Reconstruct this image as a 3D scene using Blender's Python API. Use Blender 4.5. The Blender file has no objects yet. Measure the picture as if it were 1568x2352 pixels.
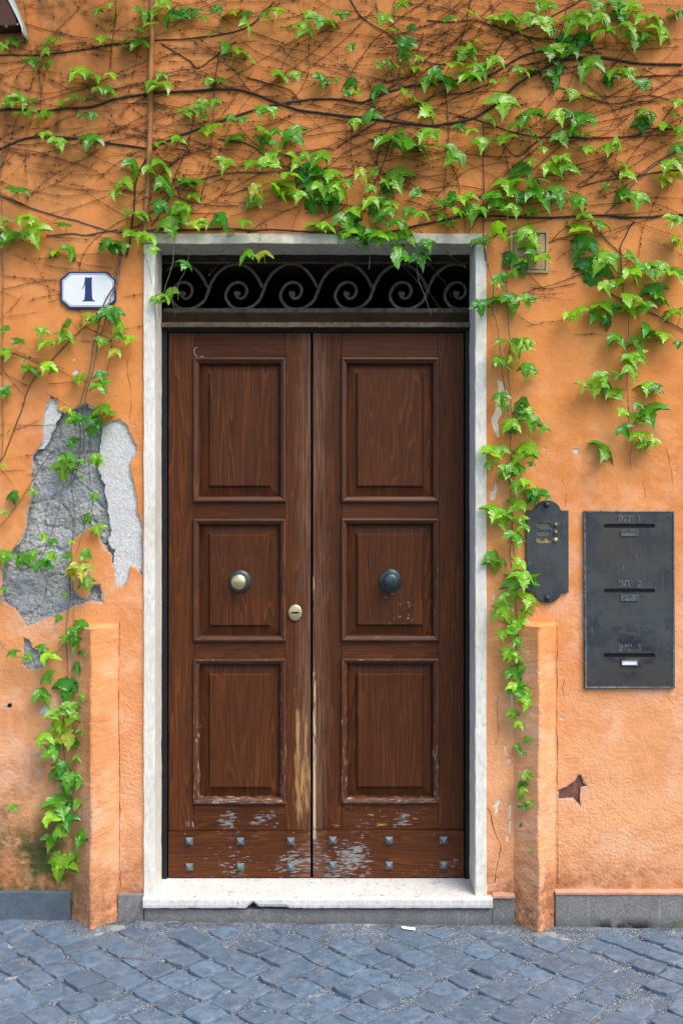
import bpy, bmesh, math, random
from mathutils import Vector, Matrix, noise as mn

random.seed(7)
scene = bpy.context.scene
COL = scene.collection

# ---------------------------------------------------------------- camera
CAMD, EYE, PXM, VU, VV = 4.24, 1.685, 540.0, 760.0, 1210.0
cam = bpy.data.cameras.new('camera'); camo = bpy.data.objects.new('camera', cam); COL.objects.link(camo)
camo.location = (0, -CAMD, EYE); camo.rotation_euler = (math.radians(90), 0, 0)
cam.sensor_fit = 'VERTICAL'; cam.sensor_height = 36.0; cam.sensor_width = 24.0
cam.lens = 36.0 * CAMD * PXM / 2352.0
cam.shift_x = (784 - VU) / 2352.0; cam.shift_y = (VV - 1176) / 2352.0
cam.clip_end = 500; cam.clip_start = 0.05
scene.camera = camo

# ---------------------------------------------------------------- light
SUN_EL, SUN_AZ = 56.0, 47.0          # azimuth measured from the facade's normal, towards +x
w = bpy.data.worlds.new('World'); scene.world = w; w.use_nodes = True
nt = w.node_tree; nt.nodes.clear()
sky = nt.nodes.new('ShaderNodeTexSky'); sky.sky_type = 'NISHITA'; sky.sun_disc = False
sky.sun_elevation = math.radians(SUN_EL); sky.sun_rotation = math.radians(180 - SUN_AZ)
sky.air_density = 1.0; sky.dust_density = 3.0; sky.ozone_density = 1.0
bg = nt.nodes.new('ShaderNodeBackground'); bg.inputs[1].default_value = 0.15
wo = nt.nodes.new('ShaderNodeOutputWorld')
nt.links.new(sky.outputs[0], bg.inputs[0]); nt.links.new(bg.outputs[0], wo.inputs[0])
sl = bpy.data.lights.new('sun', 'SUN'); sl.energy = 1.7; sl.angle = math.radians(44); sl.color = (1.0, 0.95, 0.87)
so = bpy.data.objects.new('sun', sl); COL.objects.link(so)
sd = Vector((math.sin(math.radians(SUN_AZ)) * math.cos(math.radians(SUN_EL)),
             -math.cos(math.radians(SUN_AZ)) * math.cos(math.radians(SUN_EL)), math.sin(math.radians(SUN_EL))))
so.rotation_euler = sd.to_track_quat('Z', 'Y').to_euler(); so.location = (3, -5, 6)
vs = scene.view_settings; vs.view_transform = 'Standard'; vs.look = 'None'; vs.gamma = 1; vs.exposure = 1.02
vs.use_curve_mapping = False
scene.cycles.use_denoising = True
cy = scene.cycles; cy.max_bounces = 6; cy.diffuse_bounces = 3; cy.glossy_bounces = 2; cy.transmission_bounces = 3; cy.caustics_reflective = False; cy.caustics_refractive = False; cy.adaptive_threshold = .02

# ---------------------------------------------------------------- coordinates read on the photograph (1568 px wide) -> metres on the facade
def X(u, y=0.0): return (u - VU) / PXM * (CAMD + y) / CAMD
def Z(v, y=0.0): return EYE + (VV - v) / PXM * (CAMD + y) / CAMD
def P(u, v, y=0.0): return Vector((X(u, y), y, Z(v, y)))
def ground(x): return -0.004 - 0.0127 * x

# ---------------------------------------------------------------- node helper
class Mat:
    def __init__(s, name):
        s.m = bpy.data.materials.new(name); s.m.use_nodes = True
        s.t = s.m.node_tree; s.n = s.t.nodes; s.n.clear()
        s.out = s.n.new('ShaderNodeOutputMaterial'); s.b = s.n.new('ShaderNodeBsdfPrincipled')
        s.t.links.new(s.b.outputs[0], s.out.inputs[0])
        s.geo = s.n.new('ShaderNodeNewGeometry'); s.pos = s.geo.outputs['Position']; s._xyz = None
        s._oi = None
    def put(s, sock, v):
        if isinstance(v, bpy.types.NodeSocket): s.t.links.new(v, sock)
        elif isinstance(v, (tuple, list)): sock.default_value = tuple(v) + ((1.0,) if len(v) == 3 and len(sock.default_value) == 4 else ())
        else: sock.default_value = v
    def set(s, **k):
        names = {'color': 'Base Color', 'rough': 'Roughness', 'metal': 'Metallic', 'spec': 'Specular IOR Level', 'normal': 'Normal', 'coat': 'Coat Weight', 'coatr': 'Coat Roughness'}
        for a, v in k.items(): s.put(s.b.inputs[names[a]], v)
        return s
    def math(s, op, a, b=0.0, c=0.0, clamp=False):
        n = s.n.new('ShaderNodeMath'); n.operation = op; n.use_clamp = clamp
        for i, v in enumerate((a, b, c)): s.put(n.inputs[i], v)
        return n.outputs[0]
    def vmul(s, v, k):
        n = s.n.new('ShaderNodeVectorMath'); n.operation = 'MULTIPLY'; s.put(n.inputs[0], v); s.put(n.inputs[1], k); return n.outputs[0]
    def vadd(s, v, k):
        n = s.n.new('ShaderNodeVectorMath'); n.operation = 'ADD'; s.put(n.inputs[0], v); s.put(n.inputs[1], k); return n.outputs[0]
    def noise(s, scale, detail=3.0, rough=0.55, vec=None, dist=0.0, col=False):
        n = s.n.new('ShaderNodeTexNoise'); s.put(n.inputs['Vector'], s.pos if vec is None else vec)
        n.inputs['Scale'].default_value = scale; n.inputs['Detail'].default_value = detail
        n.inputs['Roughness'].default_value = rough; n.inputs['Distortion'].default_value = dist
        return n.outputs['Color' if col else 'Fac']
    def voro(s, scale, feature='F1', vec=None, out='Distance', rnd=1.0):
        n = s.n.new('ShaderNodeTexVoronoi'); n.feature = feature; s.put(n.inputs['Vector'], s.pos if vec is None else vec)
        n.inputs['Scale'].default_value = scale; n.inputs['Randomness'].default_value = rnd
        return n.outputs[out]
    def rng(s, v, a, b, c=0.0, d=1.0, smooth=False):
        n = s.n.new('ShaderNodeMapRange'); n.clamp = True
        if smooth: n.interpolation_type = 'SMOOTHSTEP'
        for i, q in enumerate((v, a, b, c, d)): s.put(n.inputs[i], q)
        return n.outputs[0]
    def mix(s, f, a, b, mode='MIX'):
        n = s.n.new('ShaderNodeMix'); n.data_type = 'RGBA'; n.blend_type = mode
        s.put(n.inputs[0], f); s.put(n.inputs[6], a); s.put(n.inputs[7], b); return n.outputs[2]
    def xyz(s):
        if s._xyz is None:
            n = s.n.new('ShaderNodeSeparateXYZ'); s.put(n.inputs[0], s.pos); s._xyz = n.outputs
        return s._xyz
    def rand(s):
        if s._oi is None: s._oi = s.n.new('ShaderNodeObjectInfo')
        return s._oi.outputs['Random']
    def objcol(s):
        if s._oi is None: s._oi = s.n.new('ShaderNodeObjectInfo')
        return s._oi.outputs['Color']
    def comb(s, x, y, z):
        n = s.n.new('ShaderNodeCombineXYZ')
        for i, v in enumerate((x, y, z)): s.put(n.inputs[i], v)
        return n.outputs[0]
    def bump(s, h, strength=0.5, dist=0.01, normal=None):
        n = s.n.new('ShaderNodeBump'); n.inputs['Strength'].default_value = strength; n.inputs['Distance'].default_value = dist
        s.put(n.inputs['Height'], h)
        if normal is not None: s.put(n.inputs['Normal'], normal)
        return n.outputs[0]
    def box(s, x0, x1, z0, z1, soft):
        x, _, z = s.xyz()
        a = s.rng(x, x0 - soft, x0 + soft); b = s.rng(x, x1 - soft, x1 + soft, 1, 0)
        c = s.rng(z, z0 - soft, z0 + soft); d = s.rng(z, z1 - soft, z1 + soft, 1, 0)
        return s.math('MULTIPLY', s.math('MULTIPLY', a, b), s.math('MULTIPLY', c, d))

def mul(m, *a):
    r = a[0]
    for q in a[1:]: r = m.math('MULTIPLY', r, q)
    return r

# ---------------------------------------------------------------- materials
def mat_plaster():
    m = Mat('orange_plaster'); x, y, z = m.xyz()
    big = m.noise(1.3, 4, .6); mid = m.noise(6, 4, .62); fine = m.noise(38, 4, .6)
    c = m.mix(m.rng(big, .35, .65), (.64, .236, .060), (.70, .285, .088))
    c = m.mix(m.rng(mid, .42, .72, 0, .8), c, (.57, .190, .044))
    # paler, chalky worn paint lower down
    low = m.rng(m.math('ADD', z, m.math('MULTIPLY', m.noise(2.3, 4, .6), 1.3)), 2.5, 1.0)
    c = m.mix(m.math('MULTIPLY', low, .9), c, (.76, .375, .185))
    worn = mul(m, m.rng(m.noise(3.2, 4, .7), .52, .68), m.rng(z, 1.25, .55))
    c = m.mix(m.math('MULTIPLY', worn, .75), c, (.55, .22, .085))
    pale = mul(m, m.rng(m.noise(17, 4, .7), .60, .72), m.rng(z, 1.5, .5))
    c = m.mix(m.math('MULTIPLY', pale, .5), c, (.66, .40, .25))
    # reddish older coat showing at the foot
    foot = mul(m, m.rng(m.math('ADD', z, m.math('MULTIPLY', mid, .35)), .62, .30), m.rng(m.noise(9, 4, .65), .40, .62))
    c = m.mix(m.math('MULTIPLY', foot, .6), c, (.36, .12, .05))
    ft2 = mul(m, m.rng(m.math('ADD', z, m.math('MULTIPLY', m.noise(16, 4, .7), .30)), .46, .20), m.rng(m.noise(26, 4, .7), .36, .58))
    c = m.mix(m.math('MULTIPLY', ft2, .75), c, (.17, .07, .04))
    # grime and suction-pad specks where the creeper grew
    up = m.rng(m.math('ADD', z, m.math('MULTIPLY', m.noise(1.7, 3), .9)), 2.95, 3.6)
    sp = m.rng(m.voro(46, vec=m.vadd(m.pos, m.vmul(m.noise(20, 2, col=True), (.05, .05, .05)))), .10, .20, 1, 0)
    sp = mul(m, sp, m.rng(m.noise(5.5, 4, .7), .50, .60), up)
    c = m.mix(m.math('MULTIPLY', sp, .8), c, (.10, .045, .022))
    gr = mul(m, m.rng(m.noise(2.6, 4, .72), .44, .64), up)
    c = m.mix(m.math('MULTIPLY', gr, .65), c, (.33, .11, .028))
    strk = mul(m, m.rng(m.noise(1, 4, .65, vec=m.vmul(m.pos, (14, 14, .9))), .52, .72), m.rng(z, 3.0, 3.9))
    c = m.mix(m.math('MULTIPLY', strk, .5), c, (.22, .085, .03))
    dirt = mul(m, m.box(-1.7, -1.02, .05, .80, .15), m.rng(m.noise(6, 4, .72), .38, .60))
    c = m.mix(m.math('MULTIPLY', dirt, .72), c, (.30, .135, .06))
    ptc = m.rng(m.noise(4.4, 4, .7, vec=m.vadd(m.pos, (7, 3, 1))), .50, .60)
    c = m.mix(mul(m, ptc, m.rng(z, 2.6, 1.2), .55), c, (.76, .43, .27))
    pt2 = m.rng(m.noise(2.1, 4, .7, vec=m.vadd(m.pos, (1, 9, 4))), .50, .62)
    c = m.mix(m.math('MULTIPLY', pt2, .4), c, (.56, .18, .045))
    # small pits and dark specks everywhere
    pit = mul(m, m.rng(m.voro(85), .05, .10, 1, 0), m.rng(m.noise(7, 2), .55, .62))
    c = m.mix(m.math('MULTIPLY', pit, .7), c, (.13, .06, .035))
    # moss in the damp corner and under the sign
    moss = mul(m, m.box(-1.6, -1.10, .05, .42, .10), m.rng(m.noise(7, 4, .7), .36, .54))
    c = m.mix(moss, c, m.mix(m.noise(30, 3), (.035, .045, .010), (.10, .10, .03)))
    moss2 = mul(m, m.box(-1.6, -1.00, 3.1, 4.2, .15), m.rng(m.noise(5, 4, .75), .46, .66))
    c = m.mix(m.math('MULTIPLY', moss2, .85), c, (.085, .06, .02))
    # grey scuffs of bare base coat
    sc = mul(m, m.box(-1.36, -1.06, .55, .98, .08), m.rng(m.noise(14, 4, .7), .56, .64))
    c = m.mix(m.math('MULTIPLY', sc, .8), c, (.42, .34, .27))
    m.set(color=c, rough=m.rng(mid, .3, .7, .75, .95), spec=.25)
    rgh = m.math('MULTIPLY', m.rng(m.noise(1.9, 3), .35, .6, .35, 1.0), m.rng(m.math('ADD', z, m.noise(2.1, 3)), 1.3, 2.1, 1.5, .42))
    h = m.math('ADD', m.math('MULTIPLY', m.noise(70, 4, .6), rgh), m.math('MULTIPLY', m.noise(230, 2, .5), .25))
    h = m.math('ADD', h, m.math('MULTIPLY', m.noise(13, 4, .55), 1.1))
    h = m.math('ADD', h, m.math('MULTIPLY', m.noise(3.4, 3, .5), 3.0))
    m.set(normal=m.bump(h, .55, .010))
    return m.m

def mat_stone(name, a, b, scale=9, vein=None, veinamt=0.0, rough=.7, bump=.3, stain=None, stretch=(1, 1, 1), streaks=None, dist=.004, grain=0, blot=False):
    m = Mat(name)
    p = m.vmul(m.pos, stretch)
    n1 = m.noise(scale, 6, .65, vec=p); n2 = m.noise(scale * 9, 4, .6, vec=p)
    c = m.mix(m.rng(n1, .35, .68), a, b)
    if vein:
        f = m.rng(m.noise(scale * 4, 5, .7, vec=m.vmul(p, (1, 1, 3.2))), .58, .66)
        c = m.mix(m.math('MULTIPLY', f, veinamt), c, vein)
    if stain:
        f = mul(m, m.rng(m.noise(2.2, 6, .7), .48, .70), .8)
        c = m.mix(f, c, stain)
    if streaks:
        f = m.rng(m.noise(1, 4, .6, vec=m.vmul(m.pos, (38, 38, 3))), .60, .70)
        c = m.mix(m.math('MULTIPLY', f, .55), c, streaks)
    c = m.mix(m.rng(n2, .3, .7, 0, .5), c, m.mix(.5, c, (0, 0, 0)))
    m.set(color=c, rough=rough, spec=.3)
    h = m.math('ADD', n2, m.math('MULTIPLY', n1, 1.5))
    if grain:
        g = m.noise(grain, 3, .7); h = m.math('ADD', h, g)
        m.put(m.b.inputs['Base Color'], m.mix(m.rng(g, .28, .68), m.mix(.45, c, (.09, .09, .09)), m.mix(.35, c, (.8, .8, .78)) if not blot else m.mix(.12, c, (.8, .8, .78))))
    if blot:
        src = m.b.inputs['Base Color'].links[0].from_socket
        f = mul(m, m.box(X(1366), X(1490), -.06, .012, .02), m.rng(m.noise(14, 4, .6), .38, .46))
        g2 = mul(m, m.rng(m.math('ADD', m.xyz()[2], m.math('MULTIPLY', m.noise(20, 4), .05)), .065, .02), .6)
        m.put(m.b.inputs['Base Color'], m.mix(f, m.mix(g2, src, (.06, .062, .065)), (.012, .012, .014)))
    m.set(normal=m.bump(h, bump, dist))
    return m.m

def mat_wood(name, horiz=False, gain=1.0, spec=.15, rlo=.45, wear=False):
    m = Mat(name); x, y, z = m.xyz()
    off = m.math('MULTIPLY', m.rand(), 37.0)
    if horiz: u, v = z, x
    else: u, v = x, z
    p = m.comb(m.math('ADD', u, off), off, v)
    f = m.noise(1, 1.5, .45, vec=m.vmul(p, (14, 1, .85)))
    cont = m.math('FRACT', m.math('MULTIPLY', f, 15.0))
    ring = m.rng(cont, .0, .9)
    fib = m.noise(1, 3, .6, vec=m.vmul(p, (330, 1, 5)))
    fib2 = m.noise(1, 4, .6, vec=m.vmul(p, (90, 1, 2.2)))
    dark, red, org = (.064, .0190, .0050), (.094, .0265, .0062), (.21, .058, .010)
    c = m.mix(m.rng(ring, .1, 1.0), dark, red)
    line = mul(m, m.rng(ring, .72, 1.0), m.rng(m.noise(1, 3, .6, vec=m.vmul(p, (5, 1, 1.1))), .44, .62), m.rng(fib2, .30, .60))
    c = m.mix(m.math('MULTIPLY', line, .85), c, org)
    c = m.mix(m.rng(fib2, .40, .64, .0, .5), c, (.044, .0155, .0075))
    c = m.mix(m.rng(fib, .50, .72, 0, .34), c, (.19, .078, .032))
    tone = m.math('MULTIPLY', m.rng(m.rand(), 0, 1, .72, 1.0), gain)
    c = m.mix(1.0, c, m.comb(tone, tone, tone), 'MULTIPLY')
    # sun- and rain-bleached wood around the meeting stiles
    cx = m.rng(m.math('ABSOLUTE', m.math('ADD', x, .085)), .03, .13, 1, 0)
    grey = mul(m, m.rng(fib, .40, .62), m.rng(m.math('ADD', m.math('MULTIPLY', cx, .75), m.math('MULTIPLY', m.noise(4, 4, .6), .7)), .72, 1.15), .75)
    c = m.mix(grey, c, (.20, .115, .075))
    # bare tan wood on the edge of the locked leaf, polished by hands
    bm_ = m.rng(m.math('ADD', m.noise(1, 5, .7, vec=m.vmul(p, (42, 1, 4))), m.math('MULTIPLY', m.box(-.150, -.085, .36, 1.05, .07), .36)), .67, .77)
    bare = mul(m, bm_, m.rng(x, -.19, -.165), m.rng(x, -.075, -.085))
    c = m.mix(bare, c, m.mix(fib, (.20, .085, .028), (.52, .29, .12)))
    edge = mul(m, m.rng(m.math('ADD', m.noise(1, 4, .7, vec=m.vmul(m.pos, (60, 1, 9))), m.rng(z, 1.35, .6, 0, .25)), .60, .70), m.box(-.0815, -.068, .3, 1.5, .002))
    c = m.mix(edge, c, (.50, .37, .22))
    # flaked white-grey varnish low down
    st = (26, 1, 125) if horiz else (125, 1, 18)
    zf = m.rng(z, .52, .20, 0, .12)
    fl = m.math('ADD', m.noise(1, 5, .68, vec=m.vmul(m.pos, st)), m.math('MULTIPLY', m.noise(6.5, 3, .6), .75))
    spots = m.math('ADD', m.math('ADD', m.box(-.21, -.10, .15, .30, .05), m.box(-.07, .13, .14, .31, .06)), m.math('ADD', m.box(-.50, -.20, .33, .42, .04), m.box(.06, .36, .34, .42, .04)))
    fl = m.math('ADD', fl, m.math('MULTIPLY', spots, .13))
    fl = m.math('ADD', fl, zf)
    flk = mul(m, m.rng(fl, 1.125, 1.17), m.rng(z, .50, .44))
    c = m.mix(m.math('MULTIPLY', flk, .85), c, m.mix(m.noise(60, 3), (.13, .13, .13), (.32, .33, .33)))
    tan = mul(m, m.rng(m.noise(1, 5, .7, vec=m.vmul(m.pos, (20, 1, 70))), .60, .66), m.box(-.02, .42, .33, .44, .03))
    c = m.mix(m.math('MULTIPLY', tan, .9), c, (.42, .19, .06))
    if wear:
        wr = m.math('ADD', m.noise(1, 5, .7, vec=m.vmul(p, (260, 1, 26))), m.rng(z, 1.7, .45, -.06, .07))
        c = m.mix(m.math('MULTIPLY', m.rng(wr, .62, .68), .75), c, m.mix(m.noise(50, 2), (.40, .27, .15), (.42, .42, .42)))
    # stray pale specks and scuffs
    spk = mul(m, m.rng(m.voro(60), .03, .06, 1, 0), m.rng(m.noise(9, 2), .60, .66))
    c = m.mix(m.math('MULTIPLY', spk, .7), c, (.45, .40, .35))
    scuff = mul(m, m.box(X(880, .18), X(945, .18), Z(1430, .18), Z(1365, .18), .02), m.rng(m.noise(60, 5, .75), .60, .66))
    c = m.mix(m.math('MULTIPLY', scuff, .7), c, (.36, .33, .32))
    m.set(color=c, rough=m.rng(fib2, .3, .7, rlo, rlo + .18), spec=spec)
    h = m.math('ADD', m.math('MULTIPLY', fib, .6), m.math('MULTIPLY', fib2, .8))
    h = m.math('SUBTRACT', h, m.math('MULTIPLY', m.math('ADD', bare, flk), .5))
    m.set(normal=m.bump(h, .35, .0016))
    return m.m

def mat_simple(name, col, rough=.6, metal=0.0, var=.25, scale=30, bump=.15, spec=.4, dist=.002, two=None):
    m = Mat(name); n = m.noise(scale, 5, .65)
    c2 = two if two else tuple(q * (1 - var) for q in col)
    m.set(color=m.mix(m.rng(n, .35, .65), col, c2), rough=rough, metal=metal, spec=spec)
    if bump: m.set(normal=m.bump(m.noise(scale * 3, 4, .6), bump, dist))
    return m.m

def mat_bronze(name, base=(.030, .034, .038), panel=False):
    m = Mat(name)
    n = m.noise(7, 6, .65); st = m.noise(1, 4, .6, vec=m.vmul(m.pos, (90, 1, 4)))
    c = m.mix(m.rng(n, .4, .65), base, (.060, .078, .082))
    c = m.mix(m.rng(st, .55, .75, 0, .5), c, (.085, .105, .11))
    c = m.mix(m.rng(m.noise(3.5, 4), .45, .62, 0, .75), c, (.050, .038, .030))
    scr = m.rng(m.noise(1, 5, .75, vec=m.vmul(m.pos, (60, 1, 22))), .645, .69)
    c = m.mix(m.math('MULTIPLY', scr, .6), c, (.22, .27, .30))
    if panel:
        g = mul(m, m.box(1.16, 1.37, 1.05, 1.26, .03), m.rng(m.noise(1, 5, .6, vec=m.vmul(m.pos, (9, 1, 22))), .50, .56))
        c = m.mix(m.math('MULTIPLY', g, .85), c, (.010, .014, .030))
        d = mul(m, m.box(1.20, 1.235, .84, .97, .012), m.rng(m.noise(1, 4, .6, vec=m.vmul(m.pos, (80, 1, 9))), .42, .62))
        c = m.mix(m.math('MULTIPLY', d, .6), c, (.20, .26, .30))
    m.set(color=c, rough=m.rng(n, .3, .7, .40, .62), metal=.35, spec=.5)
    m.set(normal=m.bump(m.math('ADD', m.noise(40, 4), m.math('MULTIPLY', m.noise(8, 3), 2.0)), .12, .002))
    return m.m

def mat_leaf():
    m = Mat('creeper_leaf')
    tc = m.n.new('ShaderNodeTexCoord')
    oc = m.objcol(); n = m.noise(2.5, 3, .6, vec=tc.outputs['Object'])
    c = m.mix(m.rng(n, .35, .65, .0, .35), oc, m.mix(1.0, oc, (.55, .72, .5), 'MULTIPLY'))
    # paler veins
    at = m.n.new('ShaderNodeAttribute'); at.attribute_name = 'vein'
    c = m.mix(m.math('MULTIPLY', m.rng(at.outputs['Fac'], .55, 1.0), .45), c, m.mix(1.0, oc, (1.7, 1.35, 1.6), 'MULTIPLY'))
    m.set(color=c, rough=.25, spec=.62)
    m.set(normal=m.bump(m.math('MULTIPLY', at.outputs['Fac'], -1.0), .25, .05))
    tr = m.n.new('ShaderNodeBsdfTranslucent'); m.put(tr.inputs[0], m.mix(1.0, oc, (1.5, 1.35, .5), 'MULTIPLY'))
    mx = m.n.new('ShaderNodeMixShader'); mx.inputs[0].default_value = .46
    m.t.links.new(m.b.outputs[0], mx.inputs[1]); m.t.links.new(tr.outputs[0], mx.inputs[2]); m.t.links.new(mx.outputs[0], m.out.inputs[0])
    return m.m

def mat_cobble():
    m = Mat('basalt_cobble')
    n = m.noise(22, 5, .65); r = m.rand()
    c = m.mix(m.rng(n, .35, .68), (.080, .136, .205), (.140, .208, .285))
    c = m.mix(m.rng(r, 0, 1, 0, .8), c, (.070, .102, .145))
    du = m.rng(m.noise(14, 6, .75), .52, .70)
    c = m.mix(m.math('MULTIPLY', du, .5), c, (.26, .28, .30))
    spk = m.rng(m.voro(150), .10, .17, 1, 0)
    c = m.mix(mul(m, spk, m.rng(m.noise(25, 3), .50, .58), .6), c, (.40, .42, .43))
    m.set(color=c, rough=m.rng(n, .3, .7, .42, .68), spec=.45)
    cx_ = m.rng(m.noise(30, 4, .7), .36, .50, 1, 0)
    m.put(m.b.inputs['Base Color'], m.mix(m.math('MULTIPLY', cx_, .45), c, (.045, .062, .088)))
    m.set(normal=m.bump(m.math('ADD', m.noise(45, 5, .68), m.math('MULTIPLY', m.noise(170, 3), .5)), .7, .007))
    return m.m

def mat_joint():
    m = Mat('joint_sand')
    n = m.noise(9, 6, .7); g = m.voro(300, out='Color')
    s = m.n.new('ShaderNodeSeparateXYZ'); m.put(s.inputs[0], g)
    c = m.mix(m.rng(n, .35, .65), (.050, .070, .098), (.130, .168, .212))
    c = m.mix(m.rng(s.outputs[0], .72, .97), c, (.38, .40, .42))
    x, y, z = m.xyz()
    mort = m.rng(m.noise(9, 5, .68), .62, .67)
    c = m.mix(m.math('MULTIPLY', mort, .7), c, (.50, .49, .44))
    c = m.mix(mul(m, m.rng(m.noise(4.3, 4), .64, .70), .5), c, (.14, .11, .07))
    m.set(color=c, rough=.85, spec=.25)
    m.set(normal=m.bump(m.math('ADD', m.math('MULTIPLY', m.voro(260), -1.0), m.noise(60, 4)), .8, .005))
    return m.m

PLASTER = mat_plaster()
MARBLE = mat_stone('white_travertine', (.74, .73, .70), (.64, .62, .58), 7, (.13, .13, .125), .6, .62, .35, (.54, .52, .47), (1.6, 1, .5))
JAMB = mat_stone('jamb_travertine', (.82, .79, .71), (.74, .70, .61), 6, (.36, .34, .29), .35, .66, .40, (.62, .58, .47), (1.4, 1.4, .5))
LINTEL = mat_stone('lintel_travertine', (.68, .63, .50), (.54, .50, .38), 6, (.74, .73, .68), .6, .7, .4, (.36, .33, .24))
PLINTH = mat_stone('grey_plinth', (.20, .20, .195), (.12, .125, .125), 12, (.36, .37, .36), .5, .82, .7, (.11, .11, .105), streaks=(.32, .32, .30), grain=110, blot=True)
PLINTHB = mat_stone('blue_painted_plinth', (.11, .155, .195), (.08, .11, .14), 8, (.24, .28, .31), .4, .62, .4, (.07, .085, .095))
GREYR = mat_stone('grey_cement_coat', (.76, .75, .71), (.62, .62, .59), 9, (.40, .40, .38), .3, .9, .7, grain=150)
ROUGHM = mat_stone('rough_cement', (.72, .72, .69), (.36, .37, .37), 13, (.62, .62, .60), .7, .95, 1.0, (.17, .165, .12), dist=.012, grain=95)
CREAM = mat_stone('cream_undercoat', (.84, .73, .54), (.76, .60, .41), 22, None, 0, .85, .5)
REDCOAT = mat_stone('old_red_brick', (.22, .075, .045), (.16, .09, .08), 18, (.30, .26, .25), .4, .9, .6)
SALMON = mat_stone('salmon_plinth_top', (.60, .33, .22), (.45, .25, .17), 22, (.2, .12, .1), .3, .85, .5)
WV, WH = mat_wood('door_wood_upright'), mat_wood('door_wood_level', True)
WVM, WHM = mat_wood('moulding_wood_upright', False, 1.0, .40, .30, True), mat_wood('moulding_wood_level', True, 1.0, .40, .30, True)
DARKMET = mat_simple('dark_painted_frame', (.012, .013, .017), .5, .3, .3, 40)
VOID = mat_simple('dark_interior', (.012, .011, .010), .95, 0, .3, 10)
IRON = mat_simple('old_grille_iron', (.115, .10, .075), .75, .1, .6, 35, .6, .3, .004, (.045, .036, .026))
BEAM = mat_simple('transom_beam_brown', (.034, .020, .010), .85, 0, .4, 14, .4, .15)
STRIP = mat_simple('transom_strip', (.17, .125, .080), .75, 0, .5, 45, .6, .3, .004, (.085, .055, .035))
BRASS = mat_simple('worn_brass', (.62, .53, .29), .28, .92, .3, 60, .12, .5, .002, (.50, .42, .23))
PATINA = mat_simple('verdigris_bronze', (.045, .075, .080), .36, .55, .4, 30, .15, .5, .002, (.030, .045, .045))
STUDM = mat_simple('blued_stud_iron', (.20, .25, .28), .42, .55, .4, 55, .2, .5, .002, (.12, .15, .165))
LOCKM = mat_simple('lock_brass', (.62, .50, .30), .36, .9, .2, 60, .1)
BRONZE, BRONZEP = mat_bronze('dark_bronze'), mat_bronze('dark_bronze_panel', panel=True)
BRIM = mat_simple('bronze_rim', (.15, .185, .20), .48, .4, .5, 60, .3, .5, .002, (.04, .05, .055))
BLACK = mat_simple('slot_black', (.004, .004, .004), .9, 0, .2, 10, 0)
NAMEM = mat_simple('name_strip_grey', (.11, .10, .085), .5, .1, .3, 60)
NAMEY = mat_simple('name_strip_ochre', (.36, .26, .10), .5, .1, .3, 60)
CARD = mat_simple('white_card', (.78, .77, .74), .7, 0, .08, 40, 0)
INK = mat_simple('black_ink', (.012, .012, .014), .6, 0, .2, 40, 0)
ENAMW = mat_simple('white_enamel', (.74, .76, .74), .22, 0, .09, 12, .03, .5, .002)
ENAMB = mat_simple('blue_enamel', (.006, .026, .13), .2, 0, .35, 25, .03, .5, .002)
BARK = mat_simple('creeper_bark', (.075, .058, .045), .85, 0, .5, 60, .7, .2, .003, (.035, .026, .020))
BARKG = mat_simple('grey_creeper_bark', (.20, .165, .135), .85, 0, .4, 70, .6, .2, .003, (.10, .08, .062))
TENDRIL = mat_simple('dry_tendril', (.080, .042, .024), .9, 0, .5, 25, 0, .2, .002, (.045, .026, .018))
PIPEM = mat_simple('painted_pipe', (.46, .20, .065), .7, 0, .4, 9, .3, .3, .003, (.26, .115, .045))
COVER = mat_simple('cover_plate_beige', (.42, .31, .17), .7, 0, .3, 9, .3, .3, .003, (.34, .22, .11))
SIGNB = mat_simple('brown_board', (.085, .030, .014), .7, 0, .4, 10, .3)
SIGNE = mat_simple('pale_metal_edge', (.46, .52, .49), .45, .1, .15, 30)
TWIGM = mat_simple('dry_twig', (.16, .075, .045), .85, 0, .4, 40, 0)
STRING = mat_simple('pale_string', (.62, .60, .55), .9, 0, .1, 40, 0)
WEEDM = mat_simple('weed_green', (.10, .26, .035), .55, 0, .4, 30, 0)
GRAVM = mat_simple('pale_grit', (.52, .53, .53), .9, 0, .7, 160, 0, .2, .002, (.10, .12, .14))
LEAFM, COBBLE, JOINT = mat_leaf(), mat_cobble(), mat_joint()

# ---------------------------------------------------------------- object helpers
def link(name, me, mat, parent=None, loc=None):
    o = bpy.data.objects.new(name, me); COL.objects.link(o)
    if mat is not None:
        if not me.materials: me.materials.append(mat)
    if parent is not None:
        o.parent = parent
        o.location = -world_of(parent)
    return o
def world_of(o):
    v = Vector(o.location)
    while o.parent: o = o.parent; v += Vector(o.location)
    return v
def tag(o, label, cat, group=None):
    o['label'] = label; o['category'] = cat
    if group: o['group'] = group
    return o
def thing(name, label, cat, loc=(0, 0, 0), group=None):
    o = bpy.data.objects.new(name, None); COL.objects.link(o); o.location = loc; o.empty_display_size = .1
    return tag(o, label, cat, group)

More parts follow.
